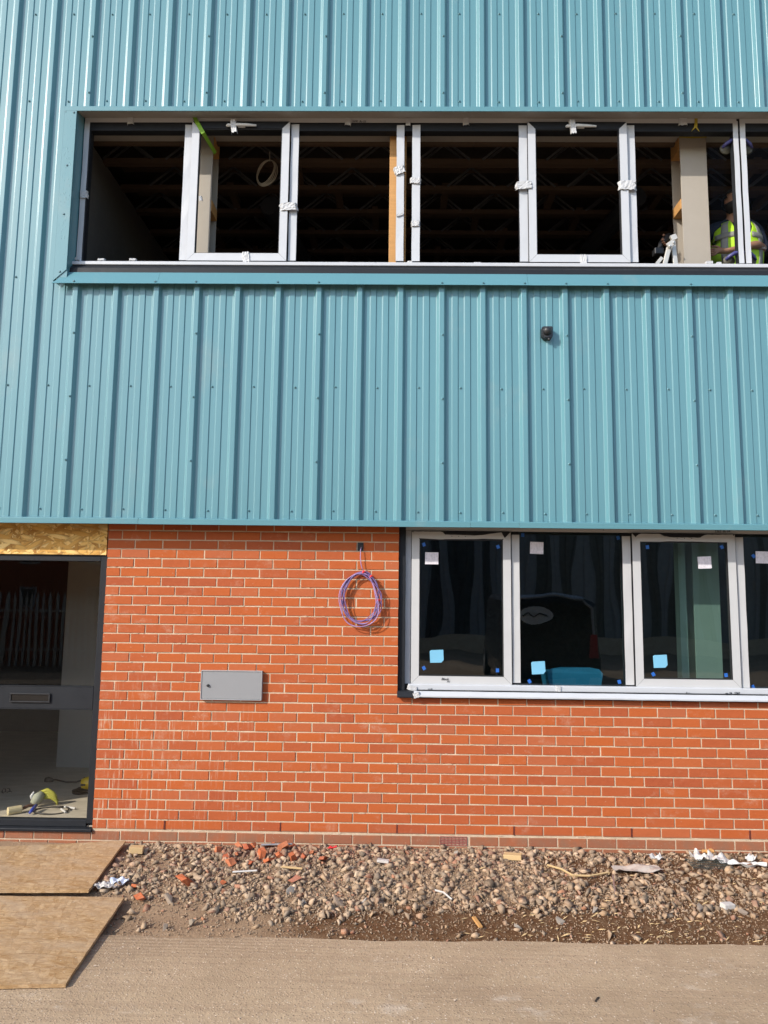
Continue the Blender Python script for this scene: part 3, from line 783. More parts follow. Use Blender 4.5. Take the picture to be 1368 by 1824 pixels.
# =================================================================== INSIDE THE UPPER FLOOR
mb = MB(); mb.box(UX0-.1, 7.7, .035, .25, U1+.004, U1+.028); mb.build('window_head_board', 'soffit', B)
for x0, x1 in ((UX0-.1, .9), (.9, 3.0), (3.0, 5.3), (5.3, 7.7)):
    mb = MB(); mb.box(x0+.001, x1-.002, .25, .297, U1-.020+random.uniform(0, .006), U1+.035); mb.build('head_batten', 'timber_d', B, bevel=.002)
mb = MB(); xa, xb = at(693.5, 350, Y=.06).x, at(705, 350, Y=.06).x; mb.box(xa, xb+.01, .06, .16, 4.55, 5.86)
mb.build('jamb_stud', 'timber', B, bevel=.002)
mb = MB(); xa = at(720.5, 350, Y=.06).x; mb.box(xa, xa+.014, .06, .16, 4.55, 5.86); mb.build('jamb_stud', 'timber', B)
mb = MB(); mb.box(UX0-.45, UX0-.10, .25, YB, 3.78, 5.9); mb.build('partition_wall', 'board_d', B)
# metal-web joists running along the building
JZ0, JH = 5.88, .27
for r in range(9):
    y = .62+.45*r
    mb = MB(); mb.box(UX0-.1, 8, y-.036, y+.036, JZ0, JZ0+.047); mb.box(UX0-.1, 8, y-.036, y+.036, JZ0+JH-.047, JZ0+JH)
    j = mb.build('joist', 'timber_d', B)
    mb = MB(); x = UX0-.1+(.3 if r % 2 else .0)
    while x < 7.5:
        for sgn in (-1, 1):
            yy = y+sgn*.037
            for xx0, xx1 in ((x, x+.24), (x+.48, x+.24)):
                p0, p1 = Vector((xx0, yy, JZ0+.035)), Vector((xx1, yy, JZ0+JH-.035)); d = (p1-p0).normalized(); q = Vector((-d.z, 0, d.x))*.010
                mb.add([p0-q, p0+q, p1+q, p1-q, p0-q+Vector((0, sgn*.006, 0)), p0+q+Vector((0, sgn*.006, 0)), p1+q+Vector((0, sgn*.006, 0)), p1-q+Vector((0, sgn*.006, 0))],
                       [(0, 1, 2, 3), (7, 6, 5, 4), (0, 4, 5, 1), (1, 5, 6, 2), (2, 6, 7, 3), (3, 7, 4, 0)])
        x += .60
    mb.build('steel_web', 'web', j)
    if r < 5:
        for xx in np.arange(.2+.37*(r % 3), 7, 1.1):
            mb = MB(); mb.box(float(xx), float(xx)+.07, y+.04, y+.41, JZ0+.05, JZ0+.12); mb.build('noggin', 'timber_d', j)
# diagonal service duct / bracing under the ceiling
M['duct'] = plain('dark_duct', (.03, .033, .04), .6)
for p0, p1 in (((1.0, 1.2, 5.80), (1.35, 3.4, 5.80)), ((4.7, 1.0, 5.80), (4.2, 4.0, 5.8))):
    mb = MB(); mb.tube([p0, p1], .10, 12); mb.build('duct', 'duct', B)
# steel columns
def column(px0, px1, z0, z1, yf, pyref):
    x0, x1 = at(px0, pyref, Y=yf).x, at(px1, pyref, Y=yf).x
    mb = MB(); xm = (x0+x1)/2; d = .21
    mb.box(x0, x1, yf, yf+.013, z0, z1); mb.box(x0, x1, yf+d-.013, yf+d, z0, z1); mb.box(xm-.005, xm+.005, yf+.013, yf+d-.013, z0, z1)
    c = mb.build('steel_column', 'steel_paint', B, bevel=.0015)
    return c, x0, x1, yf, d
YC = .17
cR, x0, x1, _, d = column(1215.5, 1263, 3.78, 6.2, YC, 380)
for zc, hh in ((at(1210, 372, Y=YC+.1).z, .09), (at(1210, 265, Y=YC+.1).z, .12)):
    mb = MB(); mb.box(x0-.006, (x0+x1)/2-.006, YC+.016, YC+d-.016, zc-hh/2, zc+hh/2); mb.build('timber_block', 'timber', cR, bevel=.002)
XCR = (x0, x1)
wl = at(375, 330, Y=YC).x
cL, x0, x1, _, d = column(375-50, 375, 3.78, 6.2, YC, 380)
for zc, hh in ((at(380, 375, Y=YC+.1).z, .10), (at(380, 262, Y=YC+.1).z, .12)):
    mb = MB(); mb.box((x0+x1)/2+.006, x1+.006, YC+.016, YC+d-.016, zc-hh/2, zc+hh/2); mb.build('timber_block', 'timber', cL, bevel=.002)
cG, x0, x1, _, d = column(1237, 1284, 0.012, 3.05, .42, 1100)
mb = MB(); mb.box(x0-.09, x0-.03, .50, .60, .012, 3.05); mb.build('timber_stud', 'board', cG)

# =================================================================== GROUND FLOOR WINDOW
YG = .075
gz0, gz1 = 1.125, 2.398
mb = MB()
mb.box(WX0+.004, 7.6, YG+.003, YG+.075, 2.353, gz1+.01); mb.box(WX0+.004, 7.6, YG+.003, YG+.075, 1.06, 1.125)
mb.box(2.416, 2.459, YG+.003, YG+.075, 1.126, 2.3525)
gw = mb.build('ground_window', 'anthracite', B, bevel=.002)
mb = MB(); mb.box(WX0+.002, 2.413, .030, YG+.07, 1.062, 2.44); mb.build('jamb_trim', 'anthracite', gw, bevel=.002)
mb = MB(); mb.box(2.413, 7.6, YG-.001, YG+.0025, 2.3545, gz1+.008); mb.build('head_film', 'film_b', gw, bevel=.001)
film_strip('stile_film', 2.414, 2.458, 1.128, 2.352, YG-.001, gw)
mb = MB(); mb.extr_x([(YG+.003, 1.058), (-.044, 1.032), (-.050, 1.034), (-.050, 1.048), (-.02, 1.078), (YG+.003, 1.085)], WX0-.004, 7.6)
mb.build('sill', 'anthracite', gw, bevel=.0015)
sx0 = at(737, 1238, Y=-.03).x
mb = MB(); n = 120; v = []
prof = [(-.052, 1.040), (-.053, 1.0495), (-.022, 1.0805), (-.018, 1.081)]
xs_ = np.linspace(sx0, 7.5, n)
for i, x in enumerate(xs_):
    for (y, z) in prof: v.append((float(x), y-.0015*abs(fnoise(x*3, z*9)), z+.0015*fnoise(x*4, y*7)+.001*fnoise(x*19, 2)))
f = [(i*4+j, i*4+j+1, i*4+j+5, i*4+j+4) for i in range(n-1) for j in range(3)]
mb.add(v, f); o = mb.build('sill_film', 'film', gw); md = o.modifiers.new('thick', 'SOLIDIFY'); md.thickness = .0012; md.offset = -1
o.modifiers['thick'].offset = 1
sx1 = at(727, 1225, Y=.03).x
mb = MB(); mb.extr_x([(.028, 1.0835), (.022, 1.087), (.024, 1.126), (.030, 1.130), (YG, 1.130), (YG, 1.0835)], sx1, 7.5)
mb.build('rail_film', 'film', gw, bevel=.003)
crumple(735, 1226, 18, 8, .018, gw, rot=-.2, bulge=.010); crumple(742, 1238, 12, 9, -.050, gw, rot=.3, bulge=.014); crumple(995, 1227, 9, 10, .018, gw, bulge=.006)
def gmullion(x0, x1, ztop, zbot): mullion(x0, x1, ztop, zbot, gw, y=YG, zr=(1.1255, 2.3525), film='film_b')
gmullion(3.2745, 3.337, 2.328, 1.145); gmullion(4.171, 4.2375, 2.326, 1.140); gmullion(5.0865, 5.148, 2.326, 1.131)
gmullion(5.98, 6.04, 2.326, 1.13)
YGS = YG-.018
sash(2.4605, 3.266, 1.127, 2.349, .066, YGS, gw, False, film='film_b'); sash(4.2445, 5.0755, 1.127, 2.349, .066, YGS, gw, False, film='film_b')
# film on the sash heads, torn and peeling back
def peeled(x0, x1, z1, t, y, parent, breaks, seed):
    """strip of film along a top rail; breaks = list of (x, width fraction from the bottom) """
    rr = random.Random(seed); n = 40; v = []
    for i in range(n):
        u = i/(n-1); x = x0+(x1-x0)*u
        fr = np.interp(u, [b_[0] for b_ in breaks], [b_[1] for b_ in breaks]); lo = np.interp(u, [b_[0] for b_ in breaks], [b_[2] for b_ in breaks])
        zb, zt = z1-t+t*lo, z1-t+t*fr+rr.uniform(-.0012, .0012)
        v += [(x, y, zb), (x, y-.004*rr.random()*(1.2-fr), (zb+zt)/2), (x, y-.0045*(1-fr)*rr.random(), zt)]
    f = [(i*3+j, i*3+3+j, i*3+4+j, i*3+1+j) for i in range(n-1) for j in range(2)]
    mb = MB(); mb.add(v, f); o = mb.build('peeling_film', 'film_b', parent, recalc=False)
    md = o.modifiers.new('thick', 'SOLIDIFY'); md.thickness = .001; md.offset = 1
peeled(2.474, 3.25, 2.346, .064, YGS-.003, gw, [(0, 1, .15), (.30, 1, .0), (.335, .62, .05), (.68, .55, .1), (.72, .62, .15), (.93, 1, .1), (.94, .5, .2), (.97, .1, .02), (1, .02, .0)], 3)
peeled(4.26, 5.06, 2.346, .064, YGS-.003, gw, [(0, .1, 0), (.03, .75, .02), (.06, 1, .0), (.26, .98, .0), (.30, .72, .04), (.36, .6, .08), (.66, .55, .06), (.72, .95, .02), (1, 1, .0)], 5)
mb = MB()
for px, py in ((805, 955.5), (817, 955.5), (829, 955.8)):
    p = at(px, py, Y=YGS-.008); mb.lathe([(.0035, 0), (.0035, -.0015)], p, 'Y', 8)
for px, py in ((1206, 958.6), (1219, 958.8), (1232, 959)):
    p = at(px, py, Y=YGS-.008); mb.lathe([(.0035, 0), (.0035, -.0015)], p, 'Y', 8)
tag(mb.build('screw_holes', 'rubber', gw), kind='stuff')
# panes
for x0, x1, z0, z1, y in ((2.522, 3.205, 1.19, 2.288, YGS+.020), (3.336, 4.172, 1.124, 2.354, YG+.030), (4.306, 5.013, 1.19, 2.288, YGS+.020), (5.147, 5.98, 1.124, 2.354, YG+.030), (6.04, 7.6, 1.124, 2.354, YG+.030)):
    mb = MB(); mb.add([(x0, y, z0), (x1, y, z0), (x1, y, z1), (x0, y, z1)], [(0, 1, 2, 3)]); mb.build('pane', 'glass', gw, recalc=False)
# stickers and pads on the glass
M['blue_pad'] = plain('pale_blue_foam', (.155, .40, .56), .8, bump=.3, bscale=90, var=.08)
M['blue_tab'] = plain('blue_plastic_tab', (.015, .11, .42), .5)
def m_label():
    k = NT('printed_paper_label'); g = k.n('ShaderNodeTexCoord').outputs['Generated']
    s_ = k.n('ShaderNodeSeparateXYZ', Vector=g)
    ln = k.math('LESS_THAN', k.math('FRACT', k.math('MULTIPLY', s_.outputs[2], 11.0)), .38)
    mp = k.n('ShaderNodeMapping', Vector=g); mp.inputs['Scale'].default_value = (30, 1, 11)
    tx = k.math('GREATER_THAN', k.noise(mp.outputs[0], 1.0, 2), .50)
    blk = k.noise(mp.outputs[0], .22, 1)
    f = k.math('MULTIPLY', k.math('MULTIPLY', ln, tx), k.ramp(blk, [(.45, 0.), (.52, .75)]))
    k.set('Base Color', k.mix(f, (.66, .62, .66), (.16, .15, .18))); k.set('Roughness', .7)
    return k.m
M['label'] = m_label()
YPANE = {1: YGS+.020, 2: YG+.030}
def sticker(px, py, w, h, rot, y, name, m, th=.0012, jag=0.0):
    p = at(px, py, Y=y); W, H = w/222/2, h/222/2; mb = MB()
    P = [(-W, -H), (W, -H), (W, H), (-W, H)]
    if jag: P = [(-W, -H), (W*.65, -H), (W, -H*.6), (W*.98, H*1.03), (-W*.8, H), (-W*1.02, H*.85)]
    ca, sa = math.cos(rot), math.sin(rot)
    P = [(p.x+a*ca-b_*sa, p.z+a*sa+b_*ca) for a, b_ in P]
    mb.prism(P, y-.0006-th, y-.0006); return mb.build(name, m, gw)
for px, py, r, pn in ((769, 994.5, 0, 1), (956, 976, -.03, 2), (1255, 1002, .05, 1), (1361, 993, -.02, 2)): sticker(px, py, 24 if px < 1300 else 30, 21.5, r, YPANE[pn], 'paper_label', 'label')
for px, py, r, pn in ((778, 1169, .03, 1), (959, 1189.5, .05, 2), (1176, 1178, .04, 1)): sticker(px, py, 24, 22, r, YPANE[pn], 'foam_pad', 'blue_pad', .006, 1)
for px, py, r, pn in ((755, 970, .4, 1), (887, 974, .4, 1), (755, 1190, .5, 1), (886, 1194, 0, 1), (931, 953, .0, 2), (943, 1213.5, .5, 2), (1101, 958, .3, 2), (1103, 1214.5, .2, 2),
                      (1153, 974.5, .1, 1), (1285.5, 974.5, .4, 1), (1163.5, 1201, .5, 1), (1293, 1202.5, .1, 1), (1342, 990.5, .7, 2), (1341, 1223.5, .4, 2)):
    sticker(px, py, 5.5, 6.5, r, YPANE[pn], 'spacer_tab', 'blue_tab', .004)
writing('5362  Bu 04', 1273, 948.5, 4.2, YG-.0025, gw); writing('no 24   5362', 1292, 1236.5, 3.6, .0195, gw, sx=1.0)
writing('Block', 786, 1211.5, 4.2, YGS-.0045, gw, shear=.3); writing('A1', 796, 1215.5, 3.6, YGS-.0045, gw, shear=.2)
writing('1', 1073, 945, 4, YG-.0025, gw, shear=.4)
writing('nr 01', 762, 1228.5, 2.8, .0195, gw); writing('ii - -', 1222, 1235, 3, .0195, gw)

# =================================================================== DOOR
YD = .03
mb = MB()
mb.box(-.062, -.008, YD, YD+.07, .03, 2.121); mb.box(DX0+.008, DX0+.062, YD, YD+.07, .03, 2.121)
mb.box(DX0+.063, -.063, YD+.001, YD+.07, 2.073, 2.120); mb.box(DX0+.063, -.063, YD+.001, YD+.07, .9, 1.072); mb.box(DX0+.063, -.063, YD+.003, YD+.07, .004, .052)
door = mb.build('entrance_door', 'anthracite', B, bevel=.0025)
mb = MB(); mb.extr_x([(YD-.002, .002), (YD+.06, .002), (YD+.06, -.020), (-.022, -.020), (-.024, .000), (-.018, .003)], DX0+.004, .002); mb.build('threshold', 'anthracite', door, bevel=.002)
mb = MB(); mb.box(DX0+.064, -.064, YD+.006, YD+.016, .0525, .058); mb.box(DX0+.064, -.064, YD-.001, YD+.012, 1.0722, 1.078); mb.box(DX0+.064, -.064, YD-.001, YD+.012, .893, .8998)
mb.build('glazing_bead', 'anthracite', door, bevel=.001)
for z0, z1 in ((.052, .9), (1.072, 2.073)):
    mb = MB(); mb.add([(DX0+.06, YD+.035, z0), (-.06, YD+.035, z0), (-.06, YD+.035, z1), (DX0+.06, YD+.035, z1)], [(0, 1, 2, 3)]); mb.build('pane', 'glass_door', door, recalc=False)
a_, b_ = at(19, 1234, Y=YD), at(89.5, 1251.5, Y=YD); z0, z1, x0, x1 = b_.z, a_.z, a_.x, b_.x
mb = MB(); t = .011
mb.box(x0, x1, YD-.014, YD, z1-t, z1); mb.box(x0, x1, YD-.014, YD, z0, z0+t); mb.box(x0, x0+t, YD-.0138, YD, z0+t, z1-t); mb.box(x1-t, x1, YD-.0138, YD, z0+t, z1-t)
lp = mb.build('letter_plate', 'black', door, bevel=.0025)
M['bronze'] = plain('dark_brushed_flap', (.012, .009, .007), .5, spec=.2)
mb = MB(); mb.box(x0+t, x1-t, YD-.007, YD, z0+t, z1-t); mb.build('flap', 'bronze', lp, bevel=.002)
ox1 = at(191, 960, Y=.015).x
mb = MB(); mb.box(DX0, ox1, .012, .030, 2.124, CB+.04); osb = mb.build('strand_board_infill', 'osb', B, bevel=.001)
recenter(osb, (-.7, .02, 2.25))
# what stands inside the door
mb = MB(); px_ = at(100, 1365, Y=1.95).x; mb.box(px_, 2.2, 1.95, 2.05, .012, 2.05); mb.box(px_+.0, 2.2, 1.95, 2.05, 2.0505, 3.05); mb.build('partition_wall', 'board', B)
mb = MB(); mb.box(XL, px_+1.5, 3.9, 4.0, .012, 3.05); mb.build('partition_wall', 'board_d', B)
mb = MB(); mb.box(1.2, 1.3, .30, 1.949, .012, 3.0); mb.build('partition_wall', 'board', B)
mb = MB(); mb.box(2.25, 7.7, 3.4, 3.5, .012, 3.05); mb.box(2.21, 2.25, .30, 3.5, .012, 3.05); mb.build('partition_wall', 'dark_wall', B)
M['pencil'] = plain('pencil_mark', (.10, .09, .08), .8)
mb = MB()
def fl(px, py, Z=.0135): return at(px, py, Z=Z)
for pts_ in ([(2, 1410), (6, 1413), (9, 1409), (13, 1412), (17, 1409), (21, 1411)], [(4, 1407), (5, 1413)], [(5, 1405.5), (9, 1405.5)], [(10, 1405), (10, 1411)], [(13, 1405), (17, 1405), (18, 1410), (13, 1411)]):
    mb.tube([fl(*p) for p in pts_], .004, 4)
tag(mb.build('pencil_marks', 'pencil', bpy.data.objects['floor_slab']), kind='stuff')

# =================================================================== THINGS ON THE WALL
# grey cabinet with a lock
a_, b_ = at(358.5, 1194, Y=-.035), at(465.5, 1248, Y=-.035)
x0, x1, z0, z1 = a_.x, b_.x, b_.z, a_.z
cab = empty('wall_cabinet', ((x0+x1)/2, 0, z0))
tag(cab, 'flat grey metal service cabinet with one small lock on the brick wall', 'cabinet')
def part(mb, name, mats, par, **kw):
    o = mb.build(name, mats, None, **kw); o.parent = par; o.matrix_parent_inverse = Matrix.Translation(-Vector(par.location)) if par.rotation_euler.z == 0 else par.matrix_basis.inverted(); return o
mb = MB(); t = .006
mb.box(x0, x1, -.004, .004, z0, z1)
mb.box(x0, x1, -.037, -.004, z1-t, z1); mb.box(x0, x1, -.037, -.004, z0, z0+t); mb.box(x0, x0+t, -.0368, -.004, z0+t, z1-t); mb.box(x1-t, x1, -.0368, -.004, z0+t, z1-t)
part(mb, 'case', 'grey_edge', cab, bevel=.0012)
mb = MB(); mb.box(x0+t+.0015, x1-t-.0015, -.032, -.005, z0+t+.0015, z1-t-.0015); part(mb, 'cabinet_door', 'grey_box', cab, bevel=.001)
p = at(370.5, 1221, Y=-.035); mb = MB(); mb.lathe([(.011, -.030), (.011, -.040), (.0085, -.046), (.004, -.0465)], (p.x, 0, p.z), 'Y', 14); part(mb, 'lock', 'black', cab)

# purple data cable hanging in a coil out of the missing brick corner
M['purple'] = plain('violet_cable_sheath', (.165, .115, .285), .42, var=.15)
M['pink'] = plain('pale_violet_cable_sheath', (.33, .215, .40), .42, var=.1)
M['redtape'] = plain('red_tape', (.65, .03, .035), .45)
cc = at(642, 1065, Y=-.045); coil = empty('cable_coil', (cc.x, 0, cc.z-.22))
tag(coil, 'coil of violet cable tied with red tape hanging from a hole in the brickwork', 'cable')
top = at(647, 1018, Y=-.04)
def loop(rx, rz, ox, oz, y, ph, wob):
    pts = []
    for i in range(44):
        a = 2*math.pi*i/44
        egg = 1 + .10*math.cos(a)   # narrower at the top
        x = cc.x+ox+rx*math.sin(a)*(1-.16*max(0, math.cos(a))**1.5)+wob*.006*math.sin(3*a+ph)
        z = cc.z+oz+rz*math.cos(a)+wob*.005*math.sin(2*a+ph)
        pts.append((x, y+.008*math.sin(a*2+ph)-.012*(1-math.cos(a))*.5, z))
    return pts
mb1, mb2 = MB(), MB(); rr = random.Random(4)
for i in range(9):
    mb_ = mb2 if i in (0, 4, 8) else mb1
    big = i in (0, 8)
    mb_.tube(loop(.150+rr.uniform(-.018, .016)+(.012 if big else 0), .192+rr.uniform(-.008, .008)+(.020 if big else 0), rr.uniform(-.010, .010)-(.014 if big else 0), rr.uniform(-.004, .004)-(.022 if big else 0), -.022-.0045*i, rr.uniform(0, 6), 2.2), .0034, 7, closed=True)
part(mb1, 'coil_turns', 'purple', coil, smooth=True); part(mb2, 'outer_turns', 'pink', coil, smooth=True)
h = at(644, 973, Y=0); mb = MB()
mb.tube([(h.x, .012, h.z), (h.x-.002, -.012, h.z-.006), (h.x-.006, -.026, h.z-.035), (h.x-.006, -.032, h.z-.10), (h.x, -.034, h.z-.15), (top.x, -.036, top.z)], .0034, 7)
part(mb, 'tail', 'pink', coil, smooth=True)
mb = MB(); mb.tube([(h.x, .008, h.z+.002), (h.x+.003, -.010, h.z), (h.x+.004, -.006, h.z-.018)], .010, 8); part(mb, 'grommet', 'black', coil)
for px, py, rot in ((647, 1019, .3), (660, 1027, 0.9), (673.5, 1069, 1.6)):
    p = at(px, py, Y=-.045); d = Vector((math.cos(rot), 0, -math.sin(rot)))
    mb = MB(); mb.tube([p-d*.008, p-d*.003, p+d*.003, p+d*.008], [.011, .014, .0145, .011], 10)
    mb.tube([p, p+Vector((.010, -.012, .008)), p+Vector((.018, -.016, .002))], [.004, .004, .001], 5); part(mb, 'tape_tie', 'redtape', coil)

# black alarm sensor on the cladding
p = at(973.5, 594, Y=-.165); sen = empty('wall_sensor', (p.x, -.15, p.z))
tag(sen, 'small black dome sensor fixed to the teal cladding below the upper window', 'sensor')
mb = MB(); w = .043
mb.prism([(p.x-w*.8, p.z+w*1.1), (p.x-w, p.z+w*.9), (p.x-w, p.z-w*.7), (p.x-w*.6, p.z-w*1.2), (p.x+w*.6, p.z-w*1.2), (p.x+w, p.z-w*.9), (p.x+w, p.z+w*1.1)], -.205, -.145)
part(mb, 'housing', 'black', sen, bevel=.005, seg=2)
mb = MB(); mb.lathe([(.036, -.200), (.035, -.214), (.029, -.228), (.018, -.237), (.006, -.240)], (p.x-.003, 0, p.z+.006), 'Y', 20); part(mb, 'dome', 'black', sen, smooth=True)
mb = MB(); mb.tube([(p.x+.012, -.185, p.z-.048), (p.x+.014, -.196, p.z-.062), (p.x+.014, -.190, p.z-.070)], [.012, .011, .006], 9); part(mb, 'gland', 'black', sen, smooth=True)

# =================================================================== STRAND BOARDS ON THE GROUND
def ground_board(corners, zs, th, name, label, nx_=30, ny_=16, warp=.006, seed=0):
    """corners: back-left, back-right, front-right, front-left (x, y); zs their heights"""
    rr = random.Random(seed); P = [Vector((c[0], c[1], z)) for c, z in zip(corners, zs)]
    v = []
    for i in range(nx_+1):
        for j in range(ny_+1):
            u, t = i/nx_, j/ny_
            q = (P[0]*(1-u)+P[1]*u)*(1-t)+(P[3]*(1-u)+P[2]*u)*t
            q.z += warp*fnoise(q.x*2+seed, q.y*2)+.3*warp*math.sin(u*5+seed)*t
            e = .0022 if i in (0, nx_) or j in (0, ny_) else 0
            q.x += e*rr.uniform(-1, 1); q.y += e*rr.uniform(-1, 1)
            v.append(q)
    n = len(v); m = ny_+1
    f = [(i*m+j, i*m+j+1, (i+1)*m+j+1, (i+1)*m+j) for i in range(nx_) for j in range(ny_)]
    v2 = [q-Vector((0, 0, th)) for q in v]; f2 = [tuple(a+n for a in q[::-1]) for q in f]
    rim = [i*m for i in range(nx_+1)]+[nx_*m+j for j in range(1, m)]+[i*m+ny_ for i in range(nx_-1, -1, -1)]+[j for j in range(ny_-1, 0, -1)]
    f3 = [(rim[i], rim[(i+1) % len(rim)], rim[(i+1) % len(rim)]+n, rim[i]+n) for i in range(len(rim))]
    mb = MB(); mb.add(v+v2, f+f2+f3); o = mb.build(name, 'osb_old')
    c0 = (P[0]+P[1]+P[2]+P[3])/4; recenter(o, c0); return tag(o, label, 'board', 'boards laid in front of the door')
A1, A2 = at(224, 1498, Z=-.062), at(158, 1587, Z=-.085)
d1 = (A2-A1); perp = Vector((-1, d1.x/abs(d1.y)*-1*0.0, 0))
bl = at(0, 1508, Z=-.062); sl = (bl-A1)/(A1.x-bl.x)     # back edge direction to the left
fl1 = at(0, 1590, Z=-.10); sf_ = (fl1-A2)/(A2.x-fl1.x)
L_ = 2.2
ground_board([(A1.x-L_, A1.y+sl.y*L_), (A1.x, A1.y), (A2.x, A2.y), (A2.x-L_, A2.y+sf_.y*L_)], [-.062, -.058, -.080, -.092], .018, 'strand_board', 'weathered strand board close to the door sill, tilted on the rubble', seed=2)
A1, A2 = at(221, 1596, Z=-.100), at(116.5, 1751, Z=-.125)
fl1 = at(0, 1754, Z=-.125); sf_ = (fl1-A2)/(A2.x-fl1.x)
ground_board([(A1.x-L_, A1.y-.02), (A1.x, A1.y), (A2.x, A2.y), (A2.x-L_, A2.y+sf_.y*L_)], [-.114, -.108, -.127, -.130], .018, 'strand_board', 'larger weathered strand board lying on the dusty yard in front of the other board', seed=5, warp=.004)

# =================================================================== RUBBLE
def rock_proto(seed, npts):
    """angular broken stone: convex hull of a few scattered points"""
    rr = np.random.default_rng(seed); sc = np.array([1, rr.uniform(.68, 1.0), rr.uniform(.5, .85)])
    q = rr.normal(size=(npts, 3)); q /= np.linalg.norm(q, axis=1)[:, None]; q *= rr.uniform(.55, 1.15, size=(npts, 1))*sc
    b = bmesh.new(); vs = [b.verts.new(p) for p in q]
    res = bmesh.ops.convex_hull(b, input=vs); dead = list({g for g in res['geom_interior']+res['geom_unused'] if isinstance(g, bmesh.types.BMVert)})
    bmesh.ops.delete(b, geom=dead, context='VERTS'); bmesh.ops.triangulate(b, faces=b.faces); b.verts.index_update()
    v = np.array([p.co[:] for p in b.verts]); f = np.array([[x.index for x in p.verts] for p in b.faces]); b.free()
    return v, f
protoB = [rock_proto(i, 8+i % 4) for i in range(14)]
protoS = [rock_proto(100+i, 8+i % 3) for i in range(10)]
def brick_shard(seed):
    rr = np.random.default_rng(seed)
    w, d, h = rr.uniform(.7, 1.2), rr.uniform(.5, .9), rr.uniform(.3, .6)
    v = np.array([(x, y, z) for x in (-w, w) for y in (-d, d) for z in (-h, h)], float)
    v += rr.normal(scale=.16, size=v.shape)*np.array([1, 1, .7])
    f = np.array([(0, 1, 3), (0, 3, 2), (4, 6, 7), (4, 7, 5), (0, 4, 5), (0, 5, 1), (2, 3, 7), (2, 7, 6), (0, 2, 6), (0, 6, 4), (1, 5, 7), (1, 7, 3)])
    return v, f
protoK = [brick_shard(i) for i in range(10)]
def rotm(rng):
    q = rng.normal(size=4); q /= np.linalg.norm(q); w, x, y, z = q
    return np.array([[1-2*(y*y+z*z), 2*(x*y-z*w), 2*(x*z+y*w)], [2*(x*y+z*w), 1-2*(x*x+z*z), 2*(y*z-x*w)], [2*(x*z-y*w), 2*(y*z+x*w), 1-2*(x*x+y*y)]])
GREYS = np.array([(.44, .335, .245), (.50, .39, .29), (.38, .285, .205), (.46, .37, .29), (.32, .26, .21), (.54, .43, .33), (.40, .295, .20), (.25, .225, .20), (.44, .31, .235), (.60, .50, .40)])
REDS = np.array([(.42, .115, .045), (.36, .095, .045), (.46, .16, .075), (.30, .10, .06), (.40, .17, .11)])
def density(x, y):
    """how much loose stone lies here"""
    d = 1.0
    front = -1.02+.10*fnoise(x*.9, 3.3)+(.10 if x > 2.2 else 0)
    if x < 1.15: front = -.72-.22*max(0, (x-.35))+.05*fnoise(x*3, 2)
    if y < front: d *= max(.06, 1-(front-y)/.22)
    if x > 3.4 and -.62 < y < -.16: d *= .42+.3*fnoise(x*2.5, y*4)
    if x > 4.2: d *= .7
    if x < .75 and -.5 < y < -.15: d *= .35
    return max(.03, d)
def under_board(x, y): return (x < .30+.12*(-y) and y > -1.02) or (x < .62+.09*(-y-1.0) and -2.1 < y <= -1.0)
def scatter(n, smin, smax, protos, power, redf, base_t=None, name='rubble', need=None, lift=.35, dmin=0.0):
    V, F, T = [], [], []; o = 0; k = 0; tries = 0
    while k < n and tries < n*12:
        tries += 1
        x = RNG.uniform(-.7, 5.75); y = RNG.uniform(-1.40, -.015)
        if RNG.random() > max(density(x, y), dmin) or under_board(x, y): continue
        s = smin+(smax-smin)*RNG.random()**power
        redp = redf*(1+14*math.exp(-((x-1.35)/.42)**2)*math.exp(-((y+.14)/.13)**2)+3*math.exp(-((x-2.3)/.8)**2)*math.exp(-((y+.2)/.2)**2))
        red = RNG.random() < redp
        s = min(s, .024) if red else s
        v, f = (protoK if (red and RNG.random() < .75 and s > .008) else protos)[RNG.integers(10)]
        R_ = rotm(RNG); q = ((v*RNG.uniform(.6, 1.35, size=3))@R_.T)*s*np.array([1, 1, .85])
        z = bank(x, y)
        q = q+np.array([x, y, z+s*lift])
        if y > -.03: q[:, 1] = np.minimum(q[:, 1], -.004)
        c = REDS[RNG.integers(len(REDS))] if red else GREYS[RNG.integers(len(GREYS))]
        c = (c*.72+np.array([.36, .265, .18])*.28)*RNG.uniform(.45, 1.2)*(np.array([1.0, .90, .78]) if not red else np.array([.92, .95, .95]))
        if x > 2.4: c = c*np.array([.97, .93, .9])
        V.append(q); F.append(f+o); T.append(np.repeat(np.append(c, 1)[None], len(v), 0)); o += len(v); k += 1
    V = np.concatenate(V); F = np.concatenate(F); T = np.concatenate(T)
    me = bpy.data.meshes.new(name); me.vertices.add(len(V)); me.vertices.foreach_set('co', V.ravel().astype(np.float32))
    me.loops.add(F.size); me.loops.foreach_set('vertex_index', F.ravel().astype(np.int32))
    me.polygons.add(len(F)); me.polygons.foreach_set('loop_start', np.arange(0, F.size, 3, dtype=np.int32)); me.polygons.foreach_set('loop_total', np.full(len(F), 3, np.int32))
    me.update(calc_edges=True); me.validate()
    a = me.attributes.new('tint', 'FLOAT_COLOR', 'POINT'); a.data.foreach_set('color', T.ravel().astype(np.float32))
    me.materials.append(M['stone'])
    return me
ob = link('rubble', scatter(7400, .008, .046, protoB, 3.0, .06, lift=.24))
tag(ob, 'grey and brown crushed rubble heaped along the foot of the brick wall', 'rubble', kind='stuff')
ob = link('gravel', scatter(46000, .0025, .011, protoS, 2.0, .06, lift=.45, dmin=.36))
tag(ob, 'small gravel and grit between the larger rubble stones', 'gravel', kind='stuff')
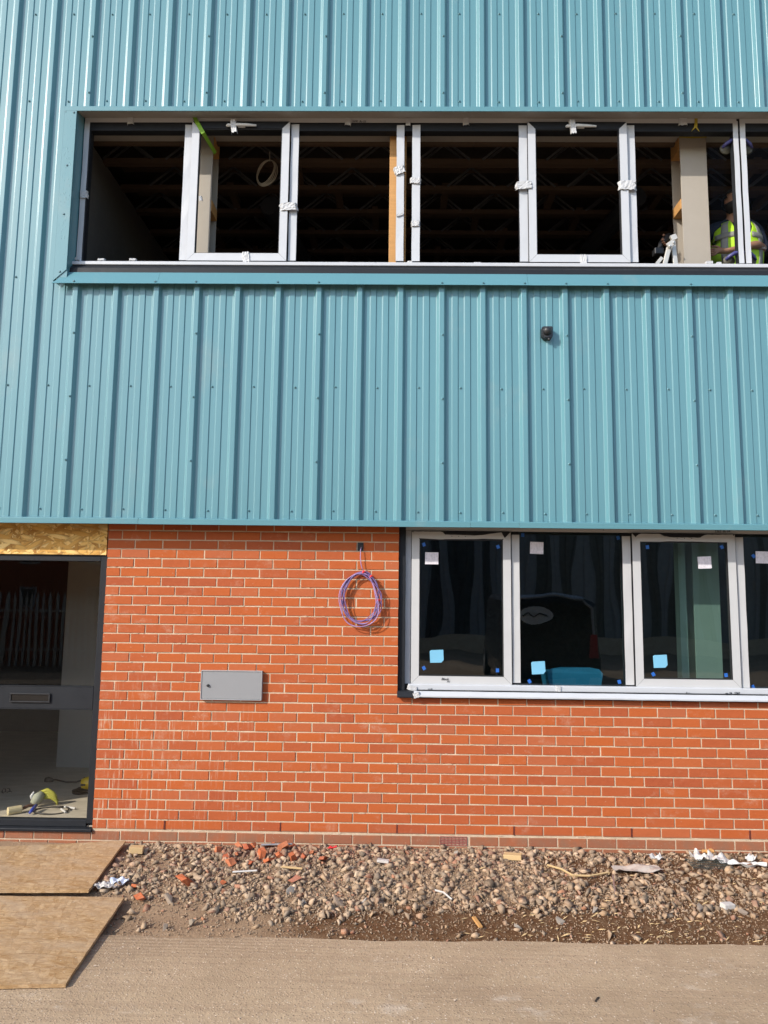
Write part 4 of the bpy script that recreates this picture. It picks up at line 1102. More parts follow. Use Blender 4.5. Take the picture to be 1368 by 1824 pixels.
# grit strewn on the yard slab
V, F, T = [], [], []; o = 0
for i in range(1500):
    x = RNG.uniform(-.2, 5.4); y = -1.40-abs(RNG.normal(0, .5)) if i % 3 else RNG.uniform(-2.6, -1.4)
    if under_board(x, y): continue
    s = RNG.uniform(.0015, .0042) if i % 40 else RNG.uniform(.005, .010); v, f = protoS[RNG.integers(10)]
    q = (v@rotm(RNG).T)*s+np.array([x, y, GZ+s*.4]); c = GREYS[RNG.integers(len(GREYS))]*RNG.uniform(.6, 1.3)
    V.append(q); F.append(f+o); T.append(np.repeat(np.append(c, 1)[None], len(v), 0)); o += len(v)
V, F, T = map(np.concatenate, (V, F, T))
me = bpy.data.meshes.new('grit'); me.from_pydata(V.tolist(), [], F.tolist()); me.materials.append(M['stone'])
a = me.attributes.new('tint', 'FLOAT_COLOR', 'POINT'); a.data.foreach_set('color', T.ravel().astype(np.float32))
tag(link('grit', me), 'fine grit strewn over the dusty concrete yard', 'grit', kind='stuff')

def stone_at(px, py, s, protos, col, name, label, cat, group=None, seed=0, flat=.8, z=None):
    rng = np.random.default_rng(seed+int(px)); g = at(px, py, Z=-.10)
    for _ in range(4): g = at(px, py, Z=bank(g.x, g.y) if g.y > -1.38 else GZ)
    if g.y > -.06: g = Vector((g.x, -.06, bank(g.x, -.06)))
    v, f = protos[rng.integers(10)]; q = (v@rotm(rng).T)*s*np.array([1.05, 1, flat])
    me = bpy.data.meshes.new(name); me.from_pydata(q.tolist(), [], f.tolist()); me.materials.append(M['shard' if name == 'brick_fragment' else 'stone'])
    o = link(name, me); o.location = (g.x, g.y, (bank(g.x, g.y) if g.y > -1.38 else GZ)+s*(.75 if name == 'brick_fragment' else .45)); o['tint'] = [float(c) for c in col]
    return tag(o, label, cat, group)
for i, (px, py, s) in enumerate(((466, 1528, .036), (441, 1515, .028), (505, 1516, .034), (520, 1533, .030), (575, 1536, .030), (430, 1504, .026), (486, 1505, .026), (540, 1530, .022), (556, 1522, .022), (478, 1538, .026), (402, 1530, .022), (412, 1541, .026), (498, 1530, .026), (447, 1541, .020), (388, 1518, .022), (455, 1506, .024), (525, 1508, .022), (421, 1525, .020))):
    c = REDS[i % 3]*1.05
    stone_at(px, py, s*1.12, protoK, c, 'brick_fragment', 'broken orange brick piece in the red heap against the wall', 'brick fragment', 'brick pieces in the red heap', i)
for px, py, s, lab in ((330, 1577, .048, 'flat orange brick piece lying alone between the boards and the heap'), (395, 1578, .026, 'small orange brick piece right of the lone flat brick piece'),
                       (524, 1572, .032, 'orange brick piece in mid rubble left of the white chip'), (240, 1582, .022, 'orange brick chip at the corner of the nearer board'), (250, 1606, .042, 'pinkish brick lump beside the larger board corner')):
    stone_at(px, py, s, protoK, REDS[int(px) % 5]*1.1, 'brick_fragment', lab, 'brick fragment', None, int(py), .6)
for px, py, s, col, lab in ((300, 1608, .050, (.33, .26, .20), 'big rounded brown stone by the edge of the larger board'), (291, 1657, .034, (.27, .21, .16), 'lone brown stone on the dust right of the larger board'),
                            (341, 1650, .036, (.27, .22, .17), 'upright pointed stone standing alone on the dust'), (600, 1612, .052, (.23, .17, .13), 'dark reddish flat stone near the front of the rubble'),
                            (812, 1524, .040, (.42, .36, .30), 'pale flat stone below the air brick'), (516, 1592, .038, (.22, .21, .20), 'dark grey lump in the middle of the rubble'), (541, 1610, .040, (.17, .165, .165), 'dark slate-like lump at the front edge of the rubble'),
                            (648, 1608, .036, (.44, .39, .33), 'pale blunt stone at the front edge of the rubble'), (921, 1655, .034, (.30, .27, .23), 'grey cube-like stone in the dark soil strip'), (996, 1645, .036, (.31, .27, .23), 'pair-like grey stone at the right end of the stony heap'),
                            (540, 1615, .030, (.35, .31, .26), 'grey stone beside the dark slate-like lump'), (1060, 1626, .034, (.27, .25, .23), 'dark grey stone in the sparse right-hand rubble'), (1250, 1624, .046, (.24, .20, .17), 'dark stone among splinters at the right'),
                            (1322, 1628, .036, (.30, .23, .18), 'brown round stone near the right edge')):
    stone_at(px, py, s, protoB, col, 'rubble_stone', lab, 'stone', None, int(px))

# litter
M['paper'] = plain('white_scrap', (.52, .50, .47), .6, bump=.3, bscale=40)
M['bluepaper'] = plain('bluish_white_scrap', (.50, .55, .64), .5, bump=.3, bscale=40)
M['polythene'] = plain('dusty_polythene', (.42, .36, .31), .4, bump=.4, bscale=25)
M['wool'] = plain('mineral_wool', (.40, .29, .13), 1.0, bump=1., bscale=60)
M['plaster'] = plain('crumbled_plaster', (.50, .46, .42), .95, bump=.9, bscale=40)
def gp(px, py):
    g = at(px, py, Z=-.12)
    for _ in range(4): g = at(px, py, Z=bank(g.x, g.y) if g.y > -1.38 else GZ)
    return Vector((g.x, g.y, bank(g.x, g.y) if g.y > -1.38 else GZ))
def scrap(px, py, w, d, h, name, m, label, cat, seed, rot=0.0, curl=1.0, lift=.012):
    """a crumpled sheet lying on the rubble"""
    rr = random.Random(seed); c = gp(px, py); nx_, ny_ = 12, 8; v = []
    for i in range(nx_+1):
        for j in range(ny_+1):
            u, t = i/nx_-.5, j/ny_-.5
            if abs(u) > .3: t *= 1-.5*rr.random()*(abs(u)-.3)*4
            x, y = u*w*(1+.04*rr.uniform(-1, 1)), t*d*(1+.06*rr.uniform(-1, 1))
            z = lift+h*(.5+fnoise(u*3.1*curl+seed, t*2.6*curl, seed*.3))+h*.05*rr.uniform(-1, 1)
            ca, sa = math.cos(rot), math.sin(rot); v.append((c.x+x*ca-y*sa, c.y+x*sa+y*ca, c.z+max(.004, z)))
    m_ = ny_+1; f = [(i*m_+j, (i+1)*m_+j, (i+1)*m_+j+1, i*m_+j+1) for i in range(nx_) for j in range(ny_)]
    mb = MB(); mb.add(v, f); o = mb.build(name, m, recalc=False); recenter(o, c)
    md = o.modifiers.new('thick', 'SOLIDIFY'); md.thickness = .0015
    return tag(o, label, cat)
scrap(212, 1578, .12, .09, .035, 'paper_scrap', 'bluepaper', 'crumpled bluish white scrap at the corner of the nearer board', 'paper scrap', 3, .3)
scrap(1135, 1554, .34, .13, .03, 'plastic_sheet', 'polythene', 'crumpled grey polythene sheet lying on the soil', 'plastic sheet', 8, .05)
scrap(1168, 1533, .10, .06, .035, 'paper_scrap', 'paper', 'small crumpled white scrap behind the grey polythene', 'paper scrap', 5, .2)
scrap(1246, 1532, .12, .12, .045, 'insulation_bag', 'paper', 'white torn wrapping beside dark netting by the wall', 'wrapping', 6, .4)
scrap(1278, 1536, .14, .14, .045, 'insulation_bag', 'paper', 'white folded wrapping right of the torn wrapping', 'wrapping', 16, -.5)
scrap(1330, 1545, .26, .07, .04, 'paper_scrap', 'paper', 'long white crumpled paper near the right edge', 'paper scrap', 21, -.25)
scrap(1338, 1536, .08, .06, .04, 'paper_scrap', 'paper', 'small white card standing behind the long white paper', 'paper scrap', 31, .5)
scrap(1262, 1523, .10, .05, .03, 'timber_chip', 'timber', 'tan chip lying behind the white wrapping', 'wood chip', 9, .2)
scrap(1166, 1513, .13, .10, .06, 'insulation_tuft', 'wool', 'tuft of yellow-brown mineral wool against the wall foot', 'insulation', 12, .2, 1.6)
scrap(188, 1585, .16, .09, .03, 'plaster_heap', 'plaster', 'crumbled white plaster between the two boards', 'plaster', 15, .1, 2)
scrap(592, 1513, .07, .03, .012, 'red_strip', 'redtape', 'twisted scrap of red tape at the wall foot', 'tape scrap', 17, .4)
M['netting'] = plain('dark_netting', (.03, .04, .035), .7)
mb = MB(); c = gp(1258, 1548)
for i in range(16):
    x = -.13+.26*i/15
    mb.tube([(c.x+x, c.y+.05, c.z+.045+.01*random.random()), (c.x+x+.015, c.y, c.z+.035), (c.x+x+.03, c.y-.04, c.z+.010)], .0022, 4)
for j in range(4): mb.tube([(c.x-.13+.007*j, c.y+.05-.03*j, c.z+.045-.008*j), (c.x+.02, c.y+.045-.03*j, c.z+.047-.008*j), (c.x+.15, c.y+.05-.03*j, c.z+.043-.008*j)], .002, 4)
tag(mb.build('plastic_netting', 'netting'), 'dark plastic netting under the white wrapping', 'netting')
def stick(pts, r, name, m, label, cat, flat=None):
    P = []
    for px, py, h in pts:
        g = gp(px, py); P.append(g+Vector((0, 0, h)))
    mb = MB(); mb.tube(P, r, 5); o = mb.build(name, m); recenter(o, P[0]); return tag(o, label, cat)
def block(px, py, w, d, h, rz, name, m, label, cat, lift=.0):
    g = gp(px, py); mb = MB(); mb.box(-w/2, w/2, -d/2, d/2, 0, h); o = mb.build(name, m, bevel=.0025); o.location = g+Vector((0, 0, lift)); o.rotation_euler = (random.uniform(-.06, .06), random.uniform(-.08, .08), rz); return tag(o, label, cat)
M['cutwood'] = plain('pale_cut_wood', (.48, .33, .16), .8)
block(243, 1522, .10, .07, .045, .1, 'timber_offcut', 'cutwood', 'small square timber offcut beside the nearer board', 'timber', .012)
block(914, 1533, .13, .07, .035, -.3, 'timber_offcut', 'cutwood', 'tan timber offcut half buried on top of the stony heap', 'timber', .012)
block(493, 1514, .24, .022, .012, -.05, 'metal_strip', 'galv', 'thin grey metal strip lying on the red brick heap', 'metal strip', .035)
block(436, 1560, .17, .012, .010, .05, 'white_lath', 'paper', 'thin white lath lying across the rubble', 'lath', .025)
block(520, 1553, .15, .016, .012, -.08, 'wood_splinter', 'cutwood', 'brown wood splinter below the red brick heap', 'wood splinter', .022)
block(682, 1541, .085, .045, .018, -.1, 'plaster_chip', 'plaster', 'rectangular white chip on the middle of the heap', 'chip', .020)
block(1296, 1620, .08, .05, .03, .3, 'plaster_chip', 'plaster', 'angular pale chip beside the dark stone at the right', 'chip', .008)
block(850, 1648, .025, .14, .012, .2, 'wood_splinter', 'timber', 'orange wood splinter at the lower edge of the soil', 'wood splinter', .012)
stick([(975, 1546, .02), (1000, 1556, .03), (1020, 1565, .022), (1050, 1567, .025), (1085, 1562, .03)], .007, 'twig', 'cutwood', 'long pale bent strip of wood reaching towards the polythene', 'wood strip')
stick([(1092, 1572, .05), (1094, 1585, .035), (1097, 1600, .012)], .006, 'metal_rod', 'galv', 'short grey metal rod sticking up from the rubble', 'rod')
stick([(775, 1592, .022), (790, 1598, .030), (805, 1608, .020)], .006, 'pale_lath', 'plaster', 'short pale stick at the front of the stony heap', 'stick')
M['twigd'] = plain('dark_twig', (.05, .035, .025), .9)
stick([(1060, 1785, .003), (1064, 1780, .006), (1067, 1778, .004)], .004, 'twig', 'twigd', 'tiny dark twig alone on the yard', 'twig')
# wood splinters and straw in the soil at the right
V = MB()
for i in range(260):
    x = random.uniform(2.7, 5.6); y = random.uniform(-1.36, -.35) if i % 2 else random.uniform(-1.38, -1.05)
    a = random.uniform(0, math.pi); l = random.uniform(.008, .035); w = random.uniform(.0015, .004); z = bank(x, y)+random.uniform(.004, .016)
    dx, dy = math.cos(a)*l, math.sin(a)*l*.7; tz = random.uniform(-.4, .4)*l
    V.add([(x-dx, y-dy, z-tz), (x+w, y-w, z), (x+dx, y+dy, z+tz), (x-w, y+w, z+.003)], [(0, 1, 2), (0, 2, 3), (0, 3, 1), (1, 3, 2)])
tag(V.build('wood_splinters', 'cutwood'), 'pale wood splinters scattered through the brown soil', 'splinters', kind='stuff')

# =================================================================== THINGS INSIDE THE DOOR
FZ = .0125
def fp(px, py, h=0.0): return at(px, py, Z=FZ+h)
M['paintpot'] = plain('cream_roller_sleeve', (.55, .46, .27), .9, bump=.6, bscale=80)
M['olive'] = plain('olive_glove', (.38, .36, .04), .7)
M['blue_h'] = plain('blue_handle', (.03, .06, .38), .4)
M['yellow'] = plain('yellow_tool_plastic', (.60, .40, .01), .4)
M['cordb'] = plain('black_cord', (.025, .022, .02), .5)
p0, p1 = fp(14, 1445, .03), fp(38, 1441, .03)
rol = empty('paint_roller', (p0.x, p0.y, FZ)); tag(rol, 'cream paint roller lying on the floor inside the door', 'roller')
d = (p1-p0); mb = MB(); mb.tube([p0-d*.02, p0, p1, p1+d*.02], [.026, .032, .032, .026], 14); part(mb, 'sleeve', 'paintpot', rol)
mb = MB(); mb.tube([p1+d*.02, p1+d*.5+Vector((0, .02, .012)), p1+d*.9+Vector((0, .05, .0))], [.014, .012, .010], 8)
M['brownh'] = plain('brown_handle', (.14, .055, .03), .5); part(mb, 'roller_handle', 'brownh', rol)
g0 = fp(64, 1438); glv = empty('work_glove', g0); tag(glv, 'olive and grey work glove by the black cable loop', 'glove')
M['greyg'] = plain('grey_glove_back', (.33, .34, .26), .8)
mb = MB(); mb.tube([g0+Vector((-.02, -.01, .03)), g0+Vector((.0, .02, .07)), g0+Vector((.03, .05, .10))], [.03, .05, .03], 10); part(mb, 'palm', 'greyg', glv, smooth=True)
for i in range(4):
    b_ = g0+Vector((.025+.012*i, .05, .115-.012*i)); mb = MB(); mb.tube([b_-Vector((.02, 0, .01)), b_+Vector((.035, .012, .012-.008*i)), b_+Vector((.085, .02, -.015-.010*i)), b_+Vector((.115-.01*i, .02, -.045-.01*i))], [.016, .017, .015, .008], 8); part(mb, 'finger', 'olive', glv, smooth=True)
mb = MB(); b_ = g0+Vector((-.03, .0, .06)); mb.tube([b_, b_+Vector((-.015, 0, .03)), b_+Vector((.005, 0, .065))], [.014, .014, .008], 8); part(mb, 'thumb', 'handle', glv, smooth=True)
k0, k1 = fp(53, 1448, .02), fp(65, 1434, .045)
kn = empty('cutter_knife', (k0.x, k0.y, FZ)); tag(kn, 'blue handled knife leaning on the work glove', 'knife'); mb = MB(); mb.tube([k0, k0*.6+k1*.4, k1], [.010, .016, .012], 8); part(mb, 'grip', 'blue_h', kn, smooth=True)
cl0 = fp(90, 1445); lc = empty('cable_loop', cl0); tag(lc, 'loop of black cable with white ends on the floor inside the door', 'cable')
mb = MB(); pts_ = []
for i in range(40):
    a = R(70)+i/39*R(395); pts_.append(cl0+Vector((.145*math.cos(a), .105*math.sin(a), .008+.006*math.sin(a*2))))
pts_ += [fp(105, 1437.5, .012), fp(115, 1437, .012)]
mb.tube(pts_, .0065, 8); part(mb, 'cable', 'cordb', lc, smooth=True)
for q0, q1 in (((115, 1437), (134, 1440)), ((109, 1441), (117, 1447))):
    mb = MB(); mb.tube([fp(*q0, .013), fp(*q1, .010)], .009, 8); part(mb, 'white_end', 'paper', lc)
gr0 = fp(150, 1413); gr = empty('angle_grinder', gr0); tag(gr, 'yellow angle grinder with black guard on the floor beside the door frame', 'grinder')
mb = MB(); mb.lathe([(.03, .0), (.075, .006), (.078, .03), (.045, .04), (.03, .05)], gr0+Vector((-.03, 0, 0)), 'Z', 18); part(mb, 'guard', 'bronze', gr)
mb = MB(); mb.tube([gr0+Vector((-.03, .01, .075)), gr0+Vector((.02, .02, .085)), gr0+Vector((.10, .03, .085)), gr0+Vector((.22, .05, .075))], [.045, .058, .05, .04], 12); part(mb, 'body', 'yellow', gr, smooth=True)
mb = MB(); mb.box(gr0.x-.02, gr0.x+.02, gr0.y-.045, gr0.y-.03, gr0.z+.075, gr0.z+.09); mb.box(gr0.x+.05, gr0.x+.10, gr0.y-.035, gr0.y-.02, gr0.z+.06, gr0.z+.075); part(mb, 'badge', 'black', gr)
cd = empty('power_cord', fp(88, 1389)); tag(cd, 'black power cord with plug trailing over the floor behind the grinder', 'cord')
mb = MB(); mb.tube([fp(88, 1389.5, .01), fp(100, 1389, .012), fp(118, 1393, .008), fp(136, 1393, .012), fp(147, 1389, .02), fp(150, 1386, .05)], .007, 7); part(mb, 'flex', 'cordb', cd, smooth=True)
mb = MB(); q = fp(86, 1389.5, .015); mb.tube([q+Vector((-.03, 0, 0)), q, q+Vector((.03, 0, 0)), q+Vector((.05, 0, -.003))], [.022, .03, .022, .010], 9); part(mb, 'plug', 'cordb', cd)

# blue tub behind the second pane, seen through the glass
M['bluebin'] = plain('blue_polypropylene', (.03, .16, .28), .5)
tb = at(1020, 1205, Y=.42); tub = empty('blue_tub', (tb.x, .42, 1.06)); tag(tub, 'bright blue plastic tub inside behind the second ground floor pane', 'tub')
mb = MB(); mb.add([(tb.x-.20, .34, 1.00), (tb.x+.20, .34, 1.00), (tb.x+.20, .62, 1.00), (tb.x-.20, .62, 1.00), (tb.x-.23, .33, 1.20), (tb.x+.23, .33, 1.20), (tb.x+.23, .64, 1.20), (tb.x-.23, .64, 1.20),
                   (tb.x-.20, .335, 1.235), (tb.x-.12, .33, 1.25), (tb.x+.12, .33, 1.25), (tb.x+.20, .335, 1.235)],
                  [(0, 3, 2, 1), (0, 1, 5, 4), (1, 2, 6, 5), (2, 3, 7, 6), (3, 0, 4, 7), (4, 5, 11, 10, 9, 8), (4, 7, 6, 5)])
part(mb, 'tub_body', 'bluebin', tub, recalc=True)
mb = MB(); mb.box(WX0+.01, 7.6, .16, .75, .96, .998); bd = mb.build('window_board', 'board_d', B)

# =================================================================== THINGS INSIDE THE UPPER WINDOW
M['whitecable'] = plain('cream_cable', (.42, .37, .29), .5)
q = at(474, 306, Y=.55); wc = empty('hanging_cable', (q.x, q.y, q.z)); tag(wc, 'coil of cream cable hanging from the ceiling behind the left opening light', 'cable')
mb = MB()
for i in range(5):
    pts_ = [(q.x+(.072+.004*i)*math.sin(a)+.006*math.sin(2*a+i)+(i-2)*.004+.03*math.cos(a), q.y+.006*i, q.z+(.118+.003*i)*math.cos(a)) for a in np.linspace(0, 2*math.pi, 36)[:-1]]
    mb.tube(pts_, .0042, 6, closed=True)
part(mb, 'coil_turns', 'whitecable', wc, smooth=True)
mb = MB(); mb.tube([(q.x+.03, q.y, q.z+.12), (q.x+.027, q.y, q.z+.20), (q.x+.03, q.y+.02, 5.885)], .004, 6); part(mb, 'tail', 'whitecable', wc)
def strap(pts, w, name, m, label):
    """flat webbing through world points"""
    P = [Vector(p) for p in pts]; v = []; n = len(P)
    for i, p in enumerate(P):
        t = (P[min(n-1, i+1)]-P[max(0, i-1)]).normalized(); s_ = t.cross(Vector((0, -1, 0))).normalized()*w/2
        v += [p-s_, p+s_]
    mb = MB(); mb.add(v, [(2*i, 2*i+1, 2*i+3, 2*i+2) for i in range(n-1)]); o = mb.build(name, m, recalc=False); md = o.modifiers.new('thick', 'SOLIDIFY'); md.thickness = .002; recenter(o, P[0]); return tag(o, label, 'strap')
M['green'] = plain('lime_webbing', (.17, .34, .02), .7); M['ywb'] = plain('mustard_webbing', (.34, .25, .02), .7)
strap([at(346, 208, Y=-.060), at(352, 220, Y=-.082), at(362, 237, Y=-.080), at(367, 245, Y=-.02), at(384, 273, Y=.16)], .034, 'lifting_strap', 'green', 'lime green strap slung over the window head to the left column')
mb = None
xa, xb = XCR
zt = at(1240, 243, Y=YC-.004).z
st = strap([at(1240, 209, Y=-.056), at(1240, 218, Y=-.058), at(1239, 227, Y=-.056)], .026, 'sling_strap', 'ywb', 'mustard sling over the window head tied round the right column')
for k_, pts_ in enumerate(([at(1239, 225, Y=-.057), at(1233, 232.5, Y=-.054), (xa-.004, YC-.005, zt)], [at(1239, 225, Y=-.057), at(1245, 232.5, Y=-.054), (xb+.004, YC-.005, zt)], [(xa-.006, YC-.006, zt), ((xa+xb)/2, YC-.008, zt-.008), (xb+.006, YC-.006, zt)])):
    o = strap(pts_, .014 if k_ < 2 else .022, 'sling_leg', 'ywb', ''); 
    for kk in ('label', 'category'):
        if kk in o: del o[kk]
    mw = Matrix.Translation(o.location); o.parent = st; o.matrix_parent_inverse = Matrix.Translation(-Vector(st.location))
# glass pane being fitted, with two suction lifters
mb = MB(); gx0, gx1 = at(1268, 400, Y=.045).x, 6.19
mb.add([(gx0, .045, 4.62), (gx1, .045, 4.62), (gx1, .045, 5.83), (gx0, .045, 5.83)], [(0, 1, 2, 3)])
gp_ = mb.build('loose_glass_pane', 'glass_thin', recalc=False); recenter(gp_, (gx0, .045, 4.62)); tag(gp_, 'clear loose glass pane being set behind the rightmost upper mullions', 'glass pane')
M['cup'] = plain('suction_cup_rubber', (.05, .045, .03), .5); M['lav'] = plain('lavender_lifter_handle', (.045, .045, .16), .4)
for px, py, lab in ((1314.5, 254, 'purple suction lifter gripping the top of the loose glass pane'), (1321, 454, 'purple suction lifter gripping the bottom of the loose glass pane')):
    c = at(px, py, Y=.0); L = .125; s_ = empty('suction_lifter', (c.x, .04, c.z)); tag(s_, lab, 'suction lifter')
    mb = MB(); mb.tube([(c.x-L, .020, c.z-.035), (c.x-L*.8, -.0, c.z-.012), (c.x-L*.5, -.012, c.z+.010), (c.x, -.014, c.z+.014), (c.x+L*.5, -.012, c.z+.010), (c.x+L*.8, .0, c.z-.012), (c.x+L, .020, c.z-.035)], [.012, .016, .017, .014, .017, .016, .012], 9)
    part(mb, 'grip', 'lav', s_, smooth=True)
    for sg in (-1, 1):
        mb = MB(); mb.lathe([(.030, .044), (.050, .040), (.048, .030), (.028, .020), (.014, .012)], (c.x+sg*L*.72, 0, c.z-.035), 'Y', 18); part(mb, 'suction_cup', 'cup', s_)
# folding pale metal prop left of the column
M['alu'] = plain('pale_aluminium', (.52, .50, .46), .4, metal=.3)
b0 = at(1190, 470, Y=.10); lad = empty('folding_prop', (b0.x, .10, 4.62)); tag(lad, 'pale metal folding step leaning behind the sill left of the right column', 'step ladder')
def bar(p0, p1, w, t, mb):
    d = (p1-p0).normalized(); s_ = Vector((d.z, 0, -d.x))*w/2; n_ = Vector((0, t, 0))
    mb.add([p0-s_, p0+s_, p1+s_, p1-s_, p0-s_+n_, p0+s_+n_, p1+s_+n_, p1-s_+n_], [(0, 1, 2, 3), (7, 6, 5, 4), (0, 4, 5, 1), (1, 5, 6, 2), (2, 6, 7, 3), (3, 7, 4, 0)])
mb = MB(); bar(at(1183, 478, Y=.09), at(1193, 438, Y=.09), .038, .03, mb); part(mb, 'leg', 'alu', lad, bevel=.003)
mb = MB(); bar(at(1190, 438, Y=.07), at(1201, 430, Y=.07), .05, .02, mb); part(mb, 'hinge', 'alu', lad, bevel=.004)
mb = MB(); bar(at(1205, 478, Y=.12), at(1199, 428, Y=.12), .04, .03, mb); part(mb, 'leg', 'alu', lad, bevel=.003)
mb = MB(); bar(at(1196, 424, Y=.14), at(1206, 420, Y=.14), .05, .03, mb); part(mb, 'bracket', 'alu', lad, bevel=.003)
mb = MB(); bar(at(1170, 470, Y=.10), at(1180, 458, Y=.10), .03, .02, mb); part(mb, 'bracket', 'alu', lad, bevel=.003)
mb = MB()
for px, py in ((1193.5, 438.5), (1200, 432)): pp = at(px, py, Y=.068); mb.lathe([(.009, .0), (.009, -.006), (.005, -.009)], pp, 'Y', 10)
part(mb, 'bolts', 'galv', lad)['kind'] = 'stuff'

# =================================================================== PERSON INSIDE THE RIGHT-HAND UPPER OPENING
M['skin'] = plain('skin', (.30, .145, .085), .55, var=.08)
M['navy'] = plain('navy_sweatshirt', (.005, .008, .024), .85, bump=.4, bscale=30)
M['hivis'] = plain('lime_safety_vest', (.42, .68, .015), .65, bump=.25, bscale=22, var=.08)
M['reflect'] = plain('grey_reflective_band', (.24, .23, .21), .5)
M['hair'] = plain('dark_hair', (.012, .010, .009), .7)
M['trouser'] = plain('dark_trousers', (.02, .02, .024), .85)
M['sole'] = plain('dark_boots', (.02, .015, .012), .6)
def skin_mesh(name, joints, edges, m, parent=None, root=0, sub=2, sm=True):
    """joints: list of (co, (rx, ry)); grows one continuous surface"""
    me = bpy.data.meshes.new(name); me.from_pydata([j[0] for j in joints], edges, [])
    o = bpy.data.objects.new(name, me); C.objects.link(o)
    md = o.modifiers.new('skin', 'SKIN'); md.use_smooth_shade = True; md.branch_smoothing = .4
    sv = me.skin_vertices[0].data
    for i, j in enumerate(joints): sv[i].radius = j[1] if hasattr(j[1], '__len__') else (j[1], j[1]); sv[i].use_root = (i == root)
    ss = o.modifiers.new('sub', 'SUBSURF'); ss.levels = sub; ss.render_levels = sub
    bpy.context.view_layer.update(); dg = bpy.context.evaluated_depsgraph_get()
    m2 = bpy.data.meshes.new_from_object(o.evaluated_get(dg)); bpy.data.objects.remove(o)
    m2.name = name; m2.materials.clear(); m2.materials.append(M[m]); m2.polygons.foreach_set('use_smooth', [True]*len(m2.polygons))
    return link(name, m2, parent)
PX, PY, FZ2 = 5.445, .56, 3.78
P = lambda x, y, z: (PX+x, PY+y, z)
lh = at(1279, 447, Y=.34); rh = at(1183, 428, Y=.40)
J = [(P(0, .02, 4.74), (.16, .11)),      # 0 pelvis
     (P(0, .02, 4.92), (.145, .10)), (P(0, .015, 5.12), (.165, .115)), (P(0, .01, 5.24), (.12, .085)),   # 1-3 spine
     (P(-.015, -.02, 5.325), .058), (P(-.052, -.062, 5.395), (.075, .085)), (P(-.056, -.07, 5.485), (.078, .092)), (P(-.052, -.05, 5.55), (.050, .060)),  # 4-7 neck, head
     (P(.19, .02, 5.235), .062), (P(.245, .01, 5.02), .050), (P(.10, -.16, 4.995), .040), ((lh.x+.075, lh.y+.02, lh.z+.005), .03), ((lh.x, lh.y, lh.z), .03),   # 8-12 left arm (image right)
     (P(-.19, .02, 5.235), .062), (P(-.40, .10, 5.05), .048), ((rh.x+.16, rh.y+.12, rh.z-.01), .03), ((rh.x+.06, rh.y+.03, rh.z), .03), ((rh.x+.015, rh.y, rh.z), .03),  # 13-17 right arm
     (P(.09, .02, 4.58), .085), (P(.10, 0, 4.25), .065), (P(.10, .02, 3.88), .045), (P(.10, -.10, 3.83), .04),
     (P(-.09, .02, 4.58), .085), (P(-.10, 0, 4.25), .065), (P(-.10, .02, 3.88), .045), (P(-.10, -.10, 3.83), .04)]
J[11] = (J[11][0], (.026, .022)); J[12] = (J[12][0], (.034, .016)); J[16] = (J[16][0], (.026, .022)); J[17] = (J[17][0], (.034, .016)); J[15] = (J[15][0], .036)
Ed = [(0, 1), (1, 2), (2, 3), (3, 4), (4, 5), (5, 6), (6, 7), (3, 8), (8, 9), (9, 10), (10, 11), (11, 12), (3, 13), (13, 14), (14, 15), (15, 16), (16, 17),
      (0, 18), (18, 19), (19, 20), (20, 21), (0, 22), (22, 23), (23, 24), (24, 25)]
def fingers(base_i, tip, sgn):
    """four bent fingers and a thumb growing out of a palm; tip: direction the fingers point"""
    b = Vector(J[base_i][0]); t = Vector(tip).normalized(); side = Vector((0, 0, 1)); side = (side-t*side.dot(t)).normalized(); dn = t.cross(side)*sgn
    for k, (off, ln) in enumerate(((.027, .070), (.009, .078), (-.009, .072), (-.027, .058))):
        i0 = len(J)
        q0 = b+t*.030+side*off; q1 = q0+t*ln*.45+dn*.006; q2 = q1+t*ln*.33+dn*.020; q3 = q2+t*ln*.18+dn*.026
        for q, r in ((q0, .0095), (q1, .009), (q2, .0082), (q3, .007)): J.append((tuple(q), r))
        Ed.extend([(base_i, i0), (i0, i0+1), (i0+1, i0+2), (i0+2, i0+3)])
    i0 = len(J); q0 = b-t*.015+side*.032; q1 = q0+t*.028+side*.022+dn*.012; q2 = q1+t*.028+side*.004+dn*.014
    for q, r in ((q0, .012), (q1, .0105), (q2, .0085)): J.append((tuple(q), r))
    Ed.extend([(base_i, i0), (i0, i0+1), (i0+1, i0+2)])
fingers(12, (-1, -.10, -.22), 1); fingers(17, (-.55, -.35, -.55), -1)
per = skin_mesh('person', J, Ed, 'skin')
recenter(per, (PX, PY, FZ2)); tag(per, 'person in lime safety vest over navy top, head bowed, behind the right-hand mullions', 'person')
def pchild(o): o.parent = per; o.matrix_parent_inverse = Matrix.Translation((-PX, -PY, -FZ2)); return o
def big(j, k): return (j[0], tuple(a*k+.008 for a in (j[1] if hasattr(j[1], '__len__') else (j[1], j[1]))))
idx = [0, 1, 2, 3, 8, 9, 13, 14]; mp = {a: i for i, a in enumerate(idx)}
JJ = [big(J[i], 1.04) for i in idx]; el = Vector(J[9][0]).lerp(Vector(J[10][0]), .45); er = Vector(J[14][0]).lerp(Vector(J[15][0]), .5)
JJ += [(tuple(el), .052), (tuple(er), .048), (J[4][0], .066)]
pchild(skin_mesh('sweatshirt', JJ, [(0, 1), (1, 2), (2, 3), (3, 4), (4, 5), (3, 6), (6, 7), (5, 8), (7, 9), (3, 10)], 'navy'))
idx = [0, 18, 19, 20, 22, 23, 24]
pchild(skin_mesh('trousers', [big(J[i], 1.06) for i in idx], [(0, 1), (1, 2), (2, 3), (0, 4), (4, 5), (5, 6)], 'trouser'))
